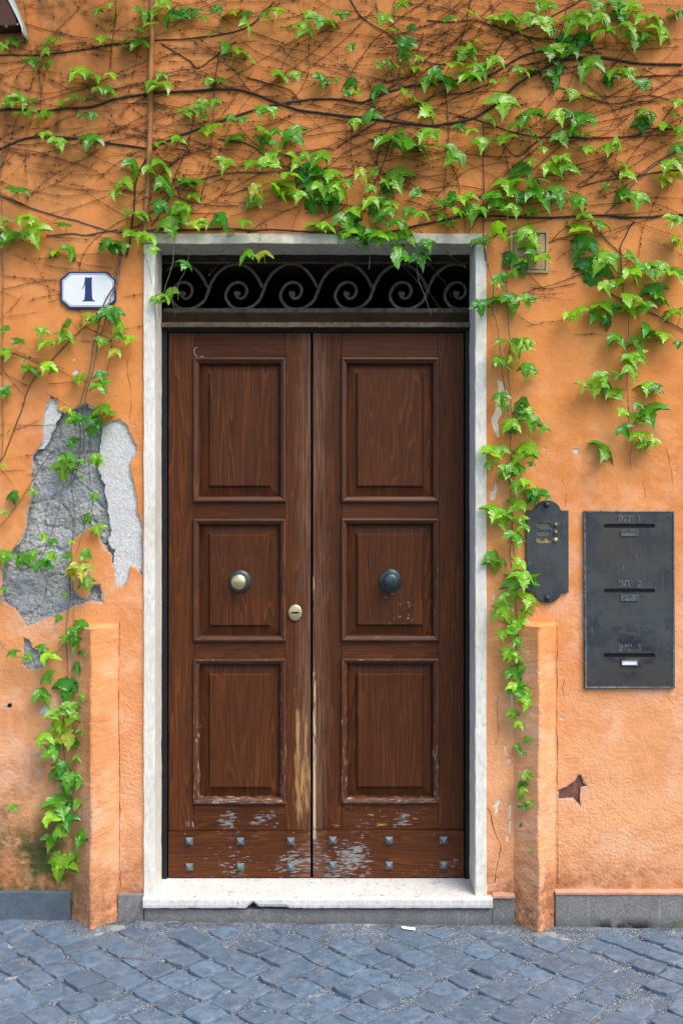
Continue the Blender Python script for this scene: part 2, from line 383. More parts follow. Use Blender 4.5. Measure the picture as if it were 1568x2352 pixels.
class MB:
    def __init__(s): s.v, s.f = [], []
    def add(s, v, f):
        k = len(s.v); s.v += [tuple(q) for q in v]; s.f += [tuple(i + k for i in q) for q in f]; return s
    def box(s, x0, x1, y0, y1, z0, z1):
        return s.add([(x0, y0, z0), (x1, y0, z0), (x1, y1, z0), (x0, y1, z0), (x0, y0, z1), (x1, y0, z1), (x1, y1, z1), (x0, y1, z1)],
                     [(0, 3, 2, 1), (4, 5, 6, 7), (0, 1, 5, 4), (1, 2, 6, 5), (2, 3, 7, 6), (3, 0, 4, 7)])
    def tube(s, pts, rad, n=6, cap=True):
        pts = [Vector(p) for p in pts]; m = len(pts)
        if m < 2: return s
        rr = rad if isinstance(rad, (list, tuple)) else [rad] * m
        ring = []; up = Vector((0.13, -1, .21)).normalized()
        for i, p in enumerate(pts):
            t = (pts[min(i + 1, m - 1)] - pts[max(i - 1, 0)])
            if t.length < 1e-7: t = Vector((0, 0, 1))
            t.normalize(); a = t.cross(up)
            if a.length < 1e-3: a = t.cross(Vector((1, 0, 0)))
            a.normalize(); b = t.cross(a)
            for k in range(n):
                q = 2 * math.pi * k / n
                ring.append(p + (a * math.cos(q) + b * math.sin(q)) * rr[i])
        fs = []
        for i in range(m - 1):
            for k in range(n):
                k2 = (k + 1) % n
                fs.append((i * n + k, i * n + k2, (i + 1) * n + k2, (i + 1) * n + k))
        if cap: fs.append(tuple(reversed(range(n)))); fs.append(tuple((m - 1) * n + k for k in range(n)))
        return s.add(ring, fs)
    def lathe(s, c, prof, n=28, sx=1.0):       # profile (radius, distance towards the viewer), axis along -y
        c = Vector(c); vs = []; fs = []
        for r, d in prof:
            for k in range(n):
                q = 2 * math.pi * k / n
                vs.append(c + Vector((math.cos(q) * r * sx, -d, math.sin(q) * r)))
        m = len(prof)
        for i in range(m - 1):
            for k in range(n):
                k2 = (k + 1) % n
                fs.append((i * n + k, i * n + k2, (i + 1) * n + k2, (i + 1) * n + k))
        fs.append(tuple((m - 1) * n + k for k in range(n)))
        return s.add(vs, fs)
    def mesh(s, name, smooth=False):
        me = bpy.data.meshes.new(name); me.from_pydata(s.v, [], s.f); me.update()
        if smooth: me.polygons.foreach_set('use_smooth', [True] * len(me.polygons))
        return me
    def build(s, name, mat, parent=None, smooth=False):
        return link(name, s.mesh(name, smooth), mat, parent)

def bevelled(name, x0, x1, y0, y1, z0, z1, mat, parent=None, bev=.004, seg=2, cuts=0, jit=0.0, seed=0):
    bm = bmesh.new(); mb = MB().box(x0, x1, y0, y1, z0, z1)
    vs = [bm.verts.new(v) for v in mb.v]
    for f in mb.f: bm.faces.new([vs[i] for i in f])
    if cuts:
        ax = max(((x1 - x0), 0), ((y1 - y0), 1), ((z1 - z0), 2))[1]
        lo, hi = (x0, y0, z0)[ax], (x1, y1, z1)[ax]
        for i in range(1, cuts):
            p = [0, 0, 0]; p[ax] = lo + (hi - lo) * i / cuts; n = [0, 0, 0]; n[ax] = 1
            bmesh.ops.bisect_plane(bm, geom=bm.verts[:] + bm.edges[:] + bm.faces[:], plane_co=p, plane_no=n)
    ed = [e for e in bm.edges if len(e.link_faces) == 2 and e.calc_face_angle() > .5]
    if bev: bmesh.ops.bevel(bm, geom=ed, offset=bev, segments=seg, affect='EDGES', profile=.6)
    if jit:
        for v in bm.verts:
            d = mn.noise_vector(v.co * 23 + Vector((seed, 0, 0))) * jit + mn.noise_vector(v.co * 7 + Vector((seed, 3, 0))) * jit * .7
            v.co += Vector((d.x, min(d.y, .002), d.z))
    me = bpy.data.meshes.new(name); bm.to_mesh(me); bm.free()
    return link(name, me, mat, parent)

def sheet(name, outer, holes, yf, th, mat, parent=None, bev=0.0):
    """A flat plate with holes standing in the facade plane, front face at y=yf, thickness th."""
    cu = bpy.data.curves.new(name, 'CURVE'); cu.dimensions = '2D'; cu.fill_mode = 'BOTH'
    cu.extrude = max(th / 2 - bev, 1e-4); cu.bevel_depth = bev; cu.bevel_resolution = 1; cu.offset = -bev
    for poly in [outer] + list(holes):
        sp = cu.splines.new('POLY'); sp.points.add(len(poly) - 1); sp.use_cyclic_u = True
        for i, (a, b) in enumerate(poly): sp.points[i].co = (a, b, 0, 1)
    ob = bpy.data.objects.new('tmp', cu); COL.objects.link(ob)
    dg = bpy.context.evaluated_depsgraph_get(); ev = ob.evaluated_get(dg)
    me = bpy.data.meshes.new_from_object(ev); bpy.data.objects.remove(ob); bpy.data.curves.remove(cu)
    me.name = name
    for v in me.vertices: v.co = (v.co.x, yf + th / 2 - v.co.z, v.co.y)
    me.materials.clear()
    return link(name, me, mat, parent)

def D(poly): return [(X(u), Z(v)) for u, v in poly]
def rough_poly(poly, amp=.004, step=.006, seed=0):
    out = []
    n = len(poly)
    for i in range(n):
        a, b = Vector(poly[i]), Vector(poly[(i + 1) % n]); k = max(1, int((b - a).length / step))
        for j in range(k):
            p = a.lerp(b, j / k); q = Vector((p.x, p.y, seed * 3.7))
            d = mn.noise_vector(q * 22) * amp * 1.4 + mn.noise_vector(q * 75) * amp * .8 + mn.noise_vector(q * 180) * amp * .4
            out.append((p.x + d.x, p.y + d.y))
    return out
def blob(u, v, r, seed, asp=1.0, n=9):
    rs = random.Random(seed)
    return rough_poly([(X(u) + r * asp * math.cos(a) * (q := rs.uniform(.65, 1.25)), Z(v) + r * math.sin(a) * q) for a in [2 * math.pi * i / n for i in range(n)]], r * .18, .004, seed)

def catmull(pts, per=6):
    pts = [Vector(p) for p in pts]; out = []
    if len(pts) < 3: 
        return [pts[0].lerp(pts[-1], i / 8) for i in range(9)]
    for i in range(len(pts) - 1):
        p0, p1, p2, p3 = pts[max(i - 1, 0)], pts[i], pts[i + 1], pts[min(i + 2, len(pts) - 1)]
        for j in range(per):
            t = j / per
            out.append(.5 * ((2 * p1) + (p2 - p0) * t + (2 * p0 - 5 * p1 + 4 * p2 - p3) * t * t + (3 * p1 - p0 - 3 * p2 + p3) * t ** 3))
    out.append(pts[-1]); return out

# ================================================================ pavement
pv = MB()
def axis(lo, hi, flo, fhi, fine):
    a = [lo, lo * .5 + flo * .5]
    q = flo
    while q < fhi: a.append(q); q += fine
    return a + [fhi, fhi * .5 + hi * .5, hi]
xs, ys = axis(-40, 40, -1.8, 2.0, .03), axis(-60, .6, -1.6, .15, .03)
vv = []
for yq in ys:
    for xq in xs:
        inn = -1.9 < xq < 2.1 and yq > -1.7
        dz = (mn.noise(Vector((xq * 5, yq * 5, 0))) * .005 + mn.noise(Vector((xq * 19, yq * 19, 4))) * .003) if inn else -.002
        dz += .010 * max(0, 1 - abs(yq + .03) / .10) if inn else 0
        vv.append((xq, yq, ground(max(-6, min(6, xq))) + dz))
nx = len(xs)
pv.add(vv, [(j * nx + i, j * nx + i + 1, (j + 1) * nx + i + 1, (j + 1) * nx + i) for j in range(len(ys) - 1) for i in range(nx - 1)])
pave = pv.build('pavement', JOINT, None, True); pave['kind'] = 'structure'

def cobble_mesh(i):
    rs = random.Random(100 + i); n = 12; out = []
    for k in range(n):
        a = 2 * math.pi * (k + .5) / n
        c, s_ = math.cos(a), math.sin(a); p = rs.uniform(4.5, 8.0)
        r = (abs(c) ** p + abs(s_) ** p) ** (-1 / p) * .5 * rs.uniform(.93, 1.03)
        out.append((c * r, s_ * r))
    tilt = (rs.uniform(-.05, .05), rs.uniform(-.05, .05))
    mb = MB(); vs = []
    for sc, zz in ((1.02, -.5), (1.0, -.050), (.978, -.008), (.93, .004)):
        for x_, y_ in out: vs.append((x_ * sc, y_ * sc, zz + (x_ * tilt[0] + y_ * tilt[1] + rs.uniform(-.007, .007) if zz > -.3 else 0)))
    vs.append((0, 0, .007))
    fs = []
    for l in range(3):
        for k in range(n):
            k2 = (k + 1) % n; fs.append((l * n + k, l * n + k2, (l + 1) * n + k2, (l + 1) * n + k))
    for k in range(n): fs.append((3 * n + k, 3 * n + (k + 1) % n, 4 * n))
    me = mb.add(vs, fs).mesh('cobblestone', False); me.materials.append(COBBLE); return me
CM = [cobble_mesh(i) for i in range(16)]
rs = random.Random(5); stones = []
PITCH = .126
for i in range(-34, 35):
    for j in range(-34, 35):
        a, b = i * PITCH, j * PITCH
        wx, wy = (a - b) * .7071, (a + b) * .7071 - .9
        wx += .03 * math.sin(wy * 5 + .6) ; wy += .025 * math.sin(wx * 3.1 + 1)
        wx += rs.uniform(-.009, .009); wy += rs.uniform(-.008, .008)
        if wy > -.075 or wy < -2.4 or abs(wx) > 2.1: continue
        if wy > -.19 and (abs(wx - .866) < .13 or abs(wx + .994) < .15): continue
        stones.append((wx, wy))
def vis(s): return s[1] > -1.02 and -1.46 < s[0] < 1.56
front = [s for s in stones if vis(s)][:300]; rest = [s for s in stones if not vis(s)]
def stone_xf(s):
    w_ = PITCH * rs.uniform(.92, 1.0)
    near = max(0, min(1, (s[1] + .32) / .25))
    sink = -.005 * near + rs.choice((-.010, -.004, -.002, 0, .001, .003)) + rs.uniform(-.0015, .0015)
    return Matrix.Translation((s[0], s[1], ground(s[0]) + .012 + sink)) @ Matrix.Rotation(math.radians(45) + rs.uniform(-.10, .10) + rs.choice((0, 1, 2, 3)) * math.pi / 2, 4, 'Z') @ Matrix.Diagonal((w_ * rs.uniform(.94, 1.03), w_ * rs.uniform(.92, 1.0), .115, 1))
for s in front:
    o = bpy.data.objects.new('cobblestone', rs.choice(CM)); COL.objects.link(o); o.parent = pave; o.matrix_basis = stone_xf(s)
mb = MB()
for s in rest:
    me = rs.choice(CM); mt = stone_xf(s)
    mb.add([mt @ v.co for v in me.vertices], [tuple(p.vertices) for p in me.polygons])
o = mb.build('outer_cobbles', COBBLE, pave, True); o['kind'] = 'stuff'
# grit washed into the joints
import bisect
mb = MB(); cell = {}
for s in stones: cell.setdefault((int(s[0] // .2), int(s[1] // .2)), []).append(s)
def in_joint(x_, y_):
    d = 9
    ci, cj = int(x_ // .2), int(y_ // .2)
    for i in (-1, 0, 1):
        for j in (-1, 0, 1):
            for s in cell.get((ci + i, cj + j), ()):
                p, q = (x_ - s[0]) * .7071, (y_ - s[1]) * .7071
                d = min(d, max(abs(p + q), abs(p - q)))
    return d > PITCH * .43
cnt = 0
while cnt < 12000:
    x_, y_ = rs.uniform(-1.5, 1.6), rs.uniform(-1.05, 0)
    j = in_joint(x_, y_)
    if not j and rs.random() > .10: continue
    if j and mn.noise(Vector((x_ * 7, y_ * 7, 9))) < rs.uniform(-.55, .25): continue
    cnt += 1
    r = rs.uniform(.0008, .0026) * (1.9 if rs.random() < .04 else 1)
    z_ = ground(x_) + (.004 if j else .011) + r * .3
    vs = [(x_ + r * a * rs.uniform(.6, 1.3), y_ + r * b * rs.uniform(.6, 1.3), z_ + r * c_ * rs.uniform(.6, 1.2)) for a, b, c_ in ((1, 0, 0), (-1, 0, 0), (0, 1, 0), (0, -1, 0), (0, 0, 1))]
    mb.add(vs, [(0, 2, 4), (2, 1, 4), (1, 3, 4), (3, 0, 4)])
o = mb.build('grit', GRAVM, pave); o['kind'] = 'stuff'

# ================================================================ the house wall
WX0, WX1, WTOP = -3.4, 3.6, 5.4
JX0, JX1, JIL, JIR = X(331), X(1115.8), X(356.5), X(1090)
LZ0, LZ1 = Z(561.5), Z(538)
wall = thing('house_wall', 'peeling orange plastered house wall with grey stone plinth', 'wall', (0, .1, ground(0)))
hole_door = [(JX0 + .004, .02), (JX1 - .004, .02), (JX1 - .004, LZ1 - .004), (JX0 + .004, LZ1 - .004)]
big = D([(120, 912), (132, 924), (135, 942), (150, 946), (165, 942), (185, 930), (200, 926), (225, 942), (235, 974), (272, 962), (292, 977), (300, 997), (315, 1027), (312, 1045), (300, 1067), (302, 1088),
         (312, 1123), (315, 1173), (325, 1198), (327, 1230), (327, 1325), (318, 1312), (310, 1303), (300, 1301), (295, 1333), (287, 1348), (265, 1351), (262, 1313), (252, 1273), (227, 1246), (220, 1208), (200, 1218), (175, 1238),
         (162, 1263), (167, 1313), (165, 1353), (180, 1366), (200, 1374), (215, 1343), (232, 1341), (240, 1388), (210, 1383), (175, 1390), (155, 1403), (95, 1428), (60, 1441), (50, 1423), (30, 1396), (2, 1383), (2, 1308), (10, 1293),
         (30, 1258), (55, 1223), (62, 1173), (75, 1133), (72, 1083), (75, 1047), (95, 1017), (97, 977), (102, 942), (107, 924)])
small_left = D([(52, 1461), (67, 1468), (75, 1488), (105, 1498), (107, 1518), (95, 1536), (65, 1541), (52, 1528), (55, 1498)])
red_hole = D([(1279, 1815), (1300, 1806), (1319, 1795), (1324, 1780), (1334, 1780), (1349, 1805), (1332, 1810), (1332, 1850), (1314, 1835), (1282, 1835)])
def R4(p): return [(784.3 + a / 2, 516.7 + b / 2) for a, b in p]
def R6(p): return [(784.3 + a / 2, 1033.5 + b / 2) for a, b in p]
def R8(p): return [(784.3 + a / 2, 1550.2 + b / 2) for a, b in p]
cream = [D(R4([(712, 712), (735, 715), (745, 745), (765, 770), (755, 800), (722, 805), (735, 860), (718, 900), (725, 975), (714, 975), (695, 940), (685, 890), (705, 850), (714, 790), (720, 750)])),
         D(R6([(710, 145), (715, 190), (700, 232), (680, 230), (684, 195), (700, 185)])), D(R6([(690, 660), (700, 662), (698, 690), (690, 688)])),
         D(R8([(766, 80), (778, 80), (800, 110), (802, 160), (790, 200), (778, 180), (776, 130)])), D(R8([(748, 325), (758, 330), (755, 368), (749, 366)])), D(R8([(757, 388), (778, 392), (772, 404), (757, 402)])),
         D(R8([(764, 596), (779, 594), (779, 655), (766, 660)])), D(R8([(688, 605), (715, 575), (732, 575), (720, 600), (718, 640), (706, 640), (704, 610)])), D(R8([(756, 740), (766, 742), (766, 768), (758, 764)])), D(R8([(768, 672), (779, 674), (776, 730), (769, 728)]))]
chips = [blob(1322, 1037, .014, 3, 1.2), blob(1250, 1030, .007, 4), blob(1290, 1651, .008, 5), blob(173, 855, .013, 6), blob(228, 850, .009, 7), blob(309, 977, .006, 9, .6), blob(1549, 1083, .005, 10),
         blob(27, 1870, .004, 11), blob(100, 1632, .017, 12, 1.5), blob(1302, 1600, .006, 13), blob(170, 825, .006, 14)]
holes_rough = [rough_poly(big, .005, .006, 1), rough_poly(small_left, .004, .005, 2), rough_poly(red_hole, .003, .005, 3)] + [rough_poly(c, .0025, .004, 4 + i) for i, c in enumerate(cream)] + chips
PB = .10
sheet('plaster', [(WX0, PB), (JX0 + .004, PB), (JX0 + .004, LZ1 - .004), (JX1 - .004, LZ1 - .004), (JX1 - .004, PB), (WX1, PB), (WX1, WTOP), (WX0, WTOP)], holes_rough, 0.0, .010, PLASTER, wall, .0016)
nail = sheet('nail_hole', blob(23, 1620, .009, 21, 1.3), [], -.0006, .0004, BLACK, wall)

# base coats that show where the paint has flaked
cement = D([(228, 930), (236, 990), (229, 1030), (225, 1065), (240, 1120), (248, 1172), (255, 1222), (250, 1250), (262, 1262), (258, 1300), (255, 1360), (345, 1360), (345, 930)])
sheet('cement_coat', rough_poly(cement, .007, .006, 31), [], .0085, .010, GREYR, wall, .001)
cem2 = D([(95, 900), (142, 900), (140, 950), (128, 975), (112, 1010), (98, 1030), (85, 1030)])
sheet('cement_coat', rough_poly(cem2, .006, .006, 33), [], .0085, .010, GREYR, wall, .001)
for c in cream:
    xs_ = [p[0] for p in c]; zs_ = [p[1] for p in c]
    sheet('undercoat', [(min(xs_) - .008, min(zs_) - .008), (max(xs_) + .008, min(zs_) - .008), (max(xs_) + .008, max(zs_) + .008), (min(xs_) - .008, max(zs_) + .008)], [], .0016, .0025, CREAM, wall)
for c in chips:
    xs_ = [p[0] for p in c]; zs_ = [p[1] for p in c]
    sheet('undercoat', [(min(xs_) - .006, min(zs_) - .006), (max(xs_) + .006, min(zs_) - .006), (max(xs_) + .006, max(zs_) + .006), (min(xs_) - .006, max(zs_) + .006)], [], .0024, .0022, GREYR, wall)
def relief(name, u0, u1, v0, v1, yb, amp, mat, step=.006, freq=1.0):
    x0, x1, z0, z1 = X(u0), X(u1), Z(v1), Z(v0); nx_, nz_ = int((x1 - x0) / step), int((z1 - z0) / step); mb = MB(); vs = []
    for j in range(nz_ + 1):
        for i in range(nx_ + 1):
            x_, z_ = x0 + (x1 - x0) * i / nx_, z0 + (z1 - z0) * j / nz_
            q = Vector((x_, z_, 2.2)) * freq
            h = mn.noise(q * 9) * .6 + mn.noise(q * 24) * .5 + mn.noise(q * 60) * .42 + mn.noise(q * 120) * .30
            cr = min(abs(mn.noise(q * 5 + Vector((0, 7, 0)))), abs(mn.noise(q * 7 + Vector((9, 7, 3)))))
            h -= max(0, .055 - cr) * 13
            vs.append((x_, yb - h * amp, z_))
    mb.add(vs, [(j * (nx_ + 1) + i, j * (nx_ + 1) + i + 1, (j + 1) * (nx_ + 1) + i + 1, (j + 1) * (nx_ + 1) + i) for j in range(nz_) for i in range(nx_)])
    return mb.build(name, mat, wall, True)
def rim(poly, seed, lo=.001, hi=.009):
    n = len(poly); area = sum(poly[i][0] * poly[(i + 1) % n][1] - poly[(i + 1) % n][0] * poly[i][1] for i in range(n)); sg = 1 if area > 0 else -1; out = []
    for i in range(n):
        a, b = Vector(poly[i - 3]), Vector(poly[(i + 3) % n]); t = (b - a)
        t = t.normalized() if t.length > 1e-6 else Vector((1, 0)); q = Vector((poly[i][0] * 26, poly[i][1] * 26, seed)); f = max(0, min(1, .5 + mn.noise(q) * .9 + mn.noise(q * 3) * .5))
        d = (lo + (hi - lo) * f) * sg; out.append((poly[i][0] - t.y * d, poly[i][1] + t.x * d))
    xs_ = [p[0] for p in poly]; zs_ = [p[1] for p in poly]; e = .015
    sheet('base_coat', [(min(xs_) - e, min(zs_) - e), (max(xs_) + e, min(zs_) - e), (max(xs_) + e, max(zs_) + e), (min(xs_) - e, max(zs_) + e)], [out], .0035, .0045, EDGE, wall)
EDGE = mat_stone('plaster_edge', (.62, .40, .26), (.50, .45, .38), 30, (.36, .30, .25), .5, .95, .8, grain=160)
rim(holes_rough[0], 1); rim(holes_rough[1], 2, .001, .006); rim(holes_rough[2], 3, .001, .005)
relief('rough_masonry', -10, 335, 895, 1460, .028, .012, ROUGHM, .0045)
relief('rough_masonry', 42, 118, 1450, 1552, .020, .008, ROUGHM)
relief('old_brickwork', 1270, 1358, 1770, 1860, .012, .004, REDCOAT, .006, .8)
# the thickness of the wall round the opening
mk = MB(); mk.box(WX0, JX0 + .002, .045, .45, -.15, WTOP); mk.box(JX1 - .002, WX1, .045, .45, -.15, WTOP); mk.box(JX0 + .002, JX1 - .002, .045, .19, LZ1 + .001, WTOP)
mk.box(JX0 + .002, JX1 - .002, .19, .45, Z(600, .2), WTOP)
mk.build('masonry', mat_simple('inner_masonry', (.06, .04, .028), .95, 0, .5, 16, .8, .2, .006), wall)

# unseen roof overhang, added to darken the top of the wall
MB().box(WX0, WX1, -.75, .45, WTOP + .002, WTOP + .10).build('shading_eaves', BEAM, wall)
MB().box(WX0, WX1, -.80, .45, WTOP + .102, WTOP + .2).build('shading_roof_edge', PIPEM, wall)
# plinth stones
PT = Z(2045)
def plinth(u0, u1, v0, mat, yf, seed):
    bevelled('plinth_stone', X(u0), X(u1), yf, .04, -.10, Z(v0), mat, wall, .005, 2, 14, .0025, seed)
plinth(-900, -260, 2045, PLINTHB, -.016, 1); plinth(-258, 164, 2045, PLINTHB, -.016, 2)
plinth(272, 332, 2052, PLINTH, -.014, 3); plinth(332.6, 1128, 2085, PLINTH, -.016, 4); plinth(1128.6, 1180, 2056, PLINTH, -.014, 5)
plinth(1272, 1720, 2048, PLINTH, -.020, 6); plinth(1721, 2500, 2048, PLINTH, -.020, 7)
for u0, u1, v0 in ((1272, 1720, 2048), (1129, 1180, 2056)):
    mb = MB(); n = 60; a = []
    for i in range(n + 1):
        x_ = X(u0) + (X(u1) - X(u0)) * i / n
        a.append((x_, -.024 + .0015 * mn.noise(Vector((x_ * 20, 3, 0))), Z(v0) - .004 - .005 * abs(mn.noise(Vector((x_ * 30, 1, 0)))), Z(v0) + .012 + .006 * mn.noise(Vector((x_ * 16, 0, 2)))))
    vs = []
    for x_, y_, z0_, z1_ in a: vs += [(x_, y_, z0_), (x_, y_, z0_ + .009), (x_, .002, z1_)]
    fs = [(3 * i + k, 3 * i + 3 + k, 3 * i + 4 + k, 3 * i + 1 + k) for i in range(n) for k in (0, 1)]
    mb.add(vs, fs).build('plinth_ledge', SALMON, wall)

# guard posts plastered against the wall
def guard(xl, xr, xm, ym, ztop, label, seed):
    bm = bmesh.new(); nz_ = 120; rows = []
    fl = [(xl, .004), (xl + (xm - xl) * .33, ym * .33), (xl + (xm - xl) * .66, ym * .66), (xm - .004, ym * .97), (xm + .004, ym * .97), (xm + (xr - xm) * .4, ym * .62), (xr - .006, ym * .10), (xr, .004)]
    for j in range(nz_ + 1):
        z_ = -.06 + (ztop + .06) * j / nz_; row = []
        for x_, y_ in fl:
            q = Vector((x_ * 1.0, y_, z_)); d = mn.noise_vector(q * 6 + Vector((seed, 0, 0))) * .005 + mn.noise_vector(q * 25 + Vector((seed, 0, 0))) * .0026 + mn.noise_vector(q * 60 + Vector((seed, 0, 0))) * .0013
            row.append(bm.verts.new((x_ + d.x, min(y_ + d.y, .004), z_)))
        rows.append(row)
    for j in range(nz_):
        for i in range(len(fl) - 1): bm.faces.new((rows[j][i], rows[j][i + 1], rows[j + 1][i + 1], rows[j + 1][i]))
    top = [bm.verts.new((x_ * .75 + xm * .25 if 0 < i < len(fl) - 1 else x_, max(-.03, y_ * .35), ztop + .012 + (0 if 0 < i < len(fl) - 1 else .004))) for i, (x_, y_) in enumerate(fl)]
    for i in range(len(fl) - 1): bm.faces.new((rows[-1][i], rows[-1][i + 1], top[i + 1], top[i]))
    bm.faces.new(top)
    for v in top: v.co.y = min(v.co.y, .004)
    me = bpy.data.meshes.new('guard_post'); bm.to_mesh(me); bm.free()
    return tag(link('guard_post', me, PLASTER), label, 'guard post', 'plastered guard posts flanking the doorway')
guard(-1.105, -.900, -.994, -.105, Z(1440), 'orange plastered guard post below the peeled grey patch', 1)
guard(.772, .953, .866, -.086, Z(1436), 'orange plastered guard post below the intercom panel', 2)

def crack(uv, w0, seed):
    pts = catmull([P(u, v) for u, v in uv], 14); L, R_ = [], []
    for i, p in enumerate(pts):
        q = Vector((p.x * 30, p.z * 30, seed)); d = mn.noise(q) * .004 + mn.noise(q * 3) * .002; w_ = w0 * max(.15, .6 + mn.noise(q * .7 + Vector((4, 0, 0))) * 1.2)
        L.append((p.x + d - w_ / 2, p.z)); R_.append((p.x + d + w_ / 2, p.z))
    sheet('crack', L + R_[::-1], [], -.0009, .0006, mat_simple('crack_dark', (.05, .022, .012), .95, 0, .3, 20, 0) if 'crack_dark' not in bpy.data.materials else bpy.data.materials['crack_dark'], wall)
crack([(275, 1430), (273, 1600), (276, 1800), (275, 1960), (278, 2040)], .0022, 1); crack([(1279, 1440), (1278, 1600), (1279, 1800), (1280, 2030)], .0022, 2)
crack(R8([(668, 610), (685, 640), (700, 720), (730, 780), (718, 860), (700, 950)]), .0030, 3); crack(R8([(705, 320), (722, 250), (712, 180), (718, 100)]), .0018, 4)
crack([(298, 810), (292, 850), (302, 900), (297, 960)], .0014, 5); crack([(1290, 1100), (1300, 1130), (1296, 1165)], .0014, 6); crack([(1530, 1030), (1538, 1070), (1545, 1120)], .0013, 7)
crack([(1296, 1560), (1290, 1580), (1298, 1606)], .0028, 8); crack(R6([(1380, 140), (1392, 200), (1385, 240)]), .0012, 9)
# ================================================================ stone door surround
sur = thing('door_surround', 'white travertine jambs and lintel framing the wooden door', 'door frame', (X(724), 0, .122))
STZ = .122
bevelled('jamb', JX0, JIL, -.010, .168, STZ - .004, LZ0 - .0015, JAMB, sur, .004, 2, 60, .0022, 1)
bevelled('jamb', JIR, JX1, -.010, .168, STZ - .004, LZ0 - .0015, JAMB, sur, .004, 2, 60, .0022, 2)
bevelled('lintel', JX0 - .003, JX1 + .003, -.012, .168, LZ0, LZ1, LINTEL, sur, .004, 2, 60, .0022, 3)
# threshold slab with a broken front edge
mb = MB(); n = 200; xa, xb = X(332), X(1128); vs = []
for i in range(n + 1):
    x_ = xa + (xb - xa) * i / n; u = VU + x_ * PXM
    j1 = mn.noise(Vector((x_ * 18, 0, 5))) * .003 + mn.noise(Vector((x_ * 60, 0, 5))) * .0016
    chip = 0
    if 566 < u < 665:
        t = (u - 566) / 99
        chip = (.020 * min(1, t * 6) * (1 - .75 * max(0, min(1, (t - .18) / .12)))) * (1 if t < .93 else (1 - t) / .07) + .004 * abs(mn.noise(Vector((x_ * 90, 2, 0))))
    yf = -.036 + mn.noise(Vector((x_ * 7, 9, 0))) * .0015
    zt, zb = STZ - .003, STZ - .003 - .043
    zb2 = zb + chip + max(0, j1)
    rows_ = [(.185, STZ + .004), (.07, STZ + .0005 + mn.noise(Vector((x_ * 9, 1, 2))) * .0008), (yf + .012, zt), (yf + .003 + abs(j1), zt - .003), (yf + abs(j1) * .5, zt - .009), (yf, zb + .012 + chip), (yf + .002 + chip * .5, zb2), (.03, zb)]
    vs += [(x_, a, b) for a, b in rows_]
k = 8
mb.add(vs, [(k * i + j, k * i + k + j, k * i + k + j + 1, k * i + j + 1) for i in range(n) for j in range(k - 1)] + [tuple(range(k - 1, -1, -1)), tuple(n * k + q for q in range(k))])
th = mb.build('threshold', MARBLE, None); th.data.polygons.foreach_set('use_smooth', [False] * len(th.data.polygons))
tag(th, 'white marble threshold slab with chipped front edge under the door', 'doorstep')

# ================================================================ door frame, transom, grille
DY = .188
LX0, LX1, RX0, RX1 = X(388, DY), X(713, DY), X(719, DY), X(1064, DY)
DZ0, DZ1 = Z(2013, DY), Z(765, DY)
fr = thing('inner_door_frame', 'dark metal frame lining the stone opening around the door leaves', 'door frame', (X(724), .2, STZ))
bevelled('post', JIL + .0008, LX0 - .006, .1715, .25, STZ + .001, Z(757, .17), DARKMET, fr, .003)
bevelled('post', RX1 + .006, JIR - .0008, .1715, .25, STZ + .001, Z(757, .17), DARKMET, fr, .003)
bevelled('head', LX0 - .0055, RX1 + .0055, .176, .25, DZ1 + .004, Z(757, .17), DARKMET, fr, .003)
bevelled('dark_backing', JIL + .001, JIR - .001, .252, .28, STZ + .001, Z(757, .17), VOID, fr, 0)  # dark panel added behind the leaves to keep the gap between them black
tr = thing('transom', 'brown transom beam with rust-flecked strip across the doorway top', 'transom', (X(724), .2, Z(757, .17)))
bevelled('ledge_strip', JIL + .0008, JIR - .0008, .142, .20, Z(751, .142), Z(740, .142), STRIP, tr, .0025, 2, 60, .0012, 4)
bevelled('strip_underside', JIL + .001, JIR - .001, .158, .20, Z(757, .158) + .001, Z(751, .142) - .0005, BEAM, tr, .002)
bevelled('beam', JIL + .001, JIR - .001, .172, .24, Z(740, .142) + .0006, Z(718, .172), BEAM, tr, .003)
GY = .198
gr = thing('transom_grille', 'wrought iron grille of six running scrolls above the door', 'grille', (X(724), GY, Z(718, GY)))
bevelled('rail', JIL + .001, JIR - .001, GY - .012, GY + .012, Z(718, .172) + .0006, Z(709, GY), IRON, gr, .004, 2, 50, .0012, 5)
bevelled('rail', JIL + .001, JIR - .001, GY - .008, GY + .008, Z(606, GY), Z(602, GY), IRON, gr, .002)
spiral = [(790, 597), (803, 612), (790, 630), (771, 622), (768, 600), (775, 635), (800, 660), (845, 645), (868, 590), (845, 535), (785, 515), (720, 545), (680, 620), (690, 680), (740, 738), (820, 755), (900, 738), (975, 680), (1012, 600), (1042, 520), (1100, 432), (1190, 368), (1290, 352), (1380, 390), (1450, 470), (1500, 565)]
spiral = [(795, 604), (788, 618), (772, 616), (768, 602), (772, 632), (802, 660)] + spiral[7:]
spiral = spiral[1:2] + spiral[3:]
sp = [((600 + a / 2.24) / 1.7417, (900 + b / 2.24) / 1.7417) for a, b in spiral]
sp0 = [(-125.6 + a, b) for a, b in sp]
for k in range(-1, 6):
    pts = [P(a + (k - 1) * 125.6, b, GY) for a, b in sp]
    pts = catmull(pts, 6)
    lim0, lim1 = JIL + .006, JIR - .006
    seg = [q for q in pts if lim0 < q.x < lim1]
    if len(seg) < 6: continue
    r = [.0075 if i > 8 else .0060 + .0015 * i / 8 for i in range(len(seg))]
    mb = MB().tube(seg, r, 8)
    if k >= 0: mb.lathe(seg[0] + Vector((0, .008, 0)), [(.001, 0), (.012, .001), (.013, .006), (.012, .014), (.006, .018), (.001, .019)], 10)
    mb.build('scroll', IRON, gr, True)
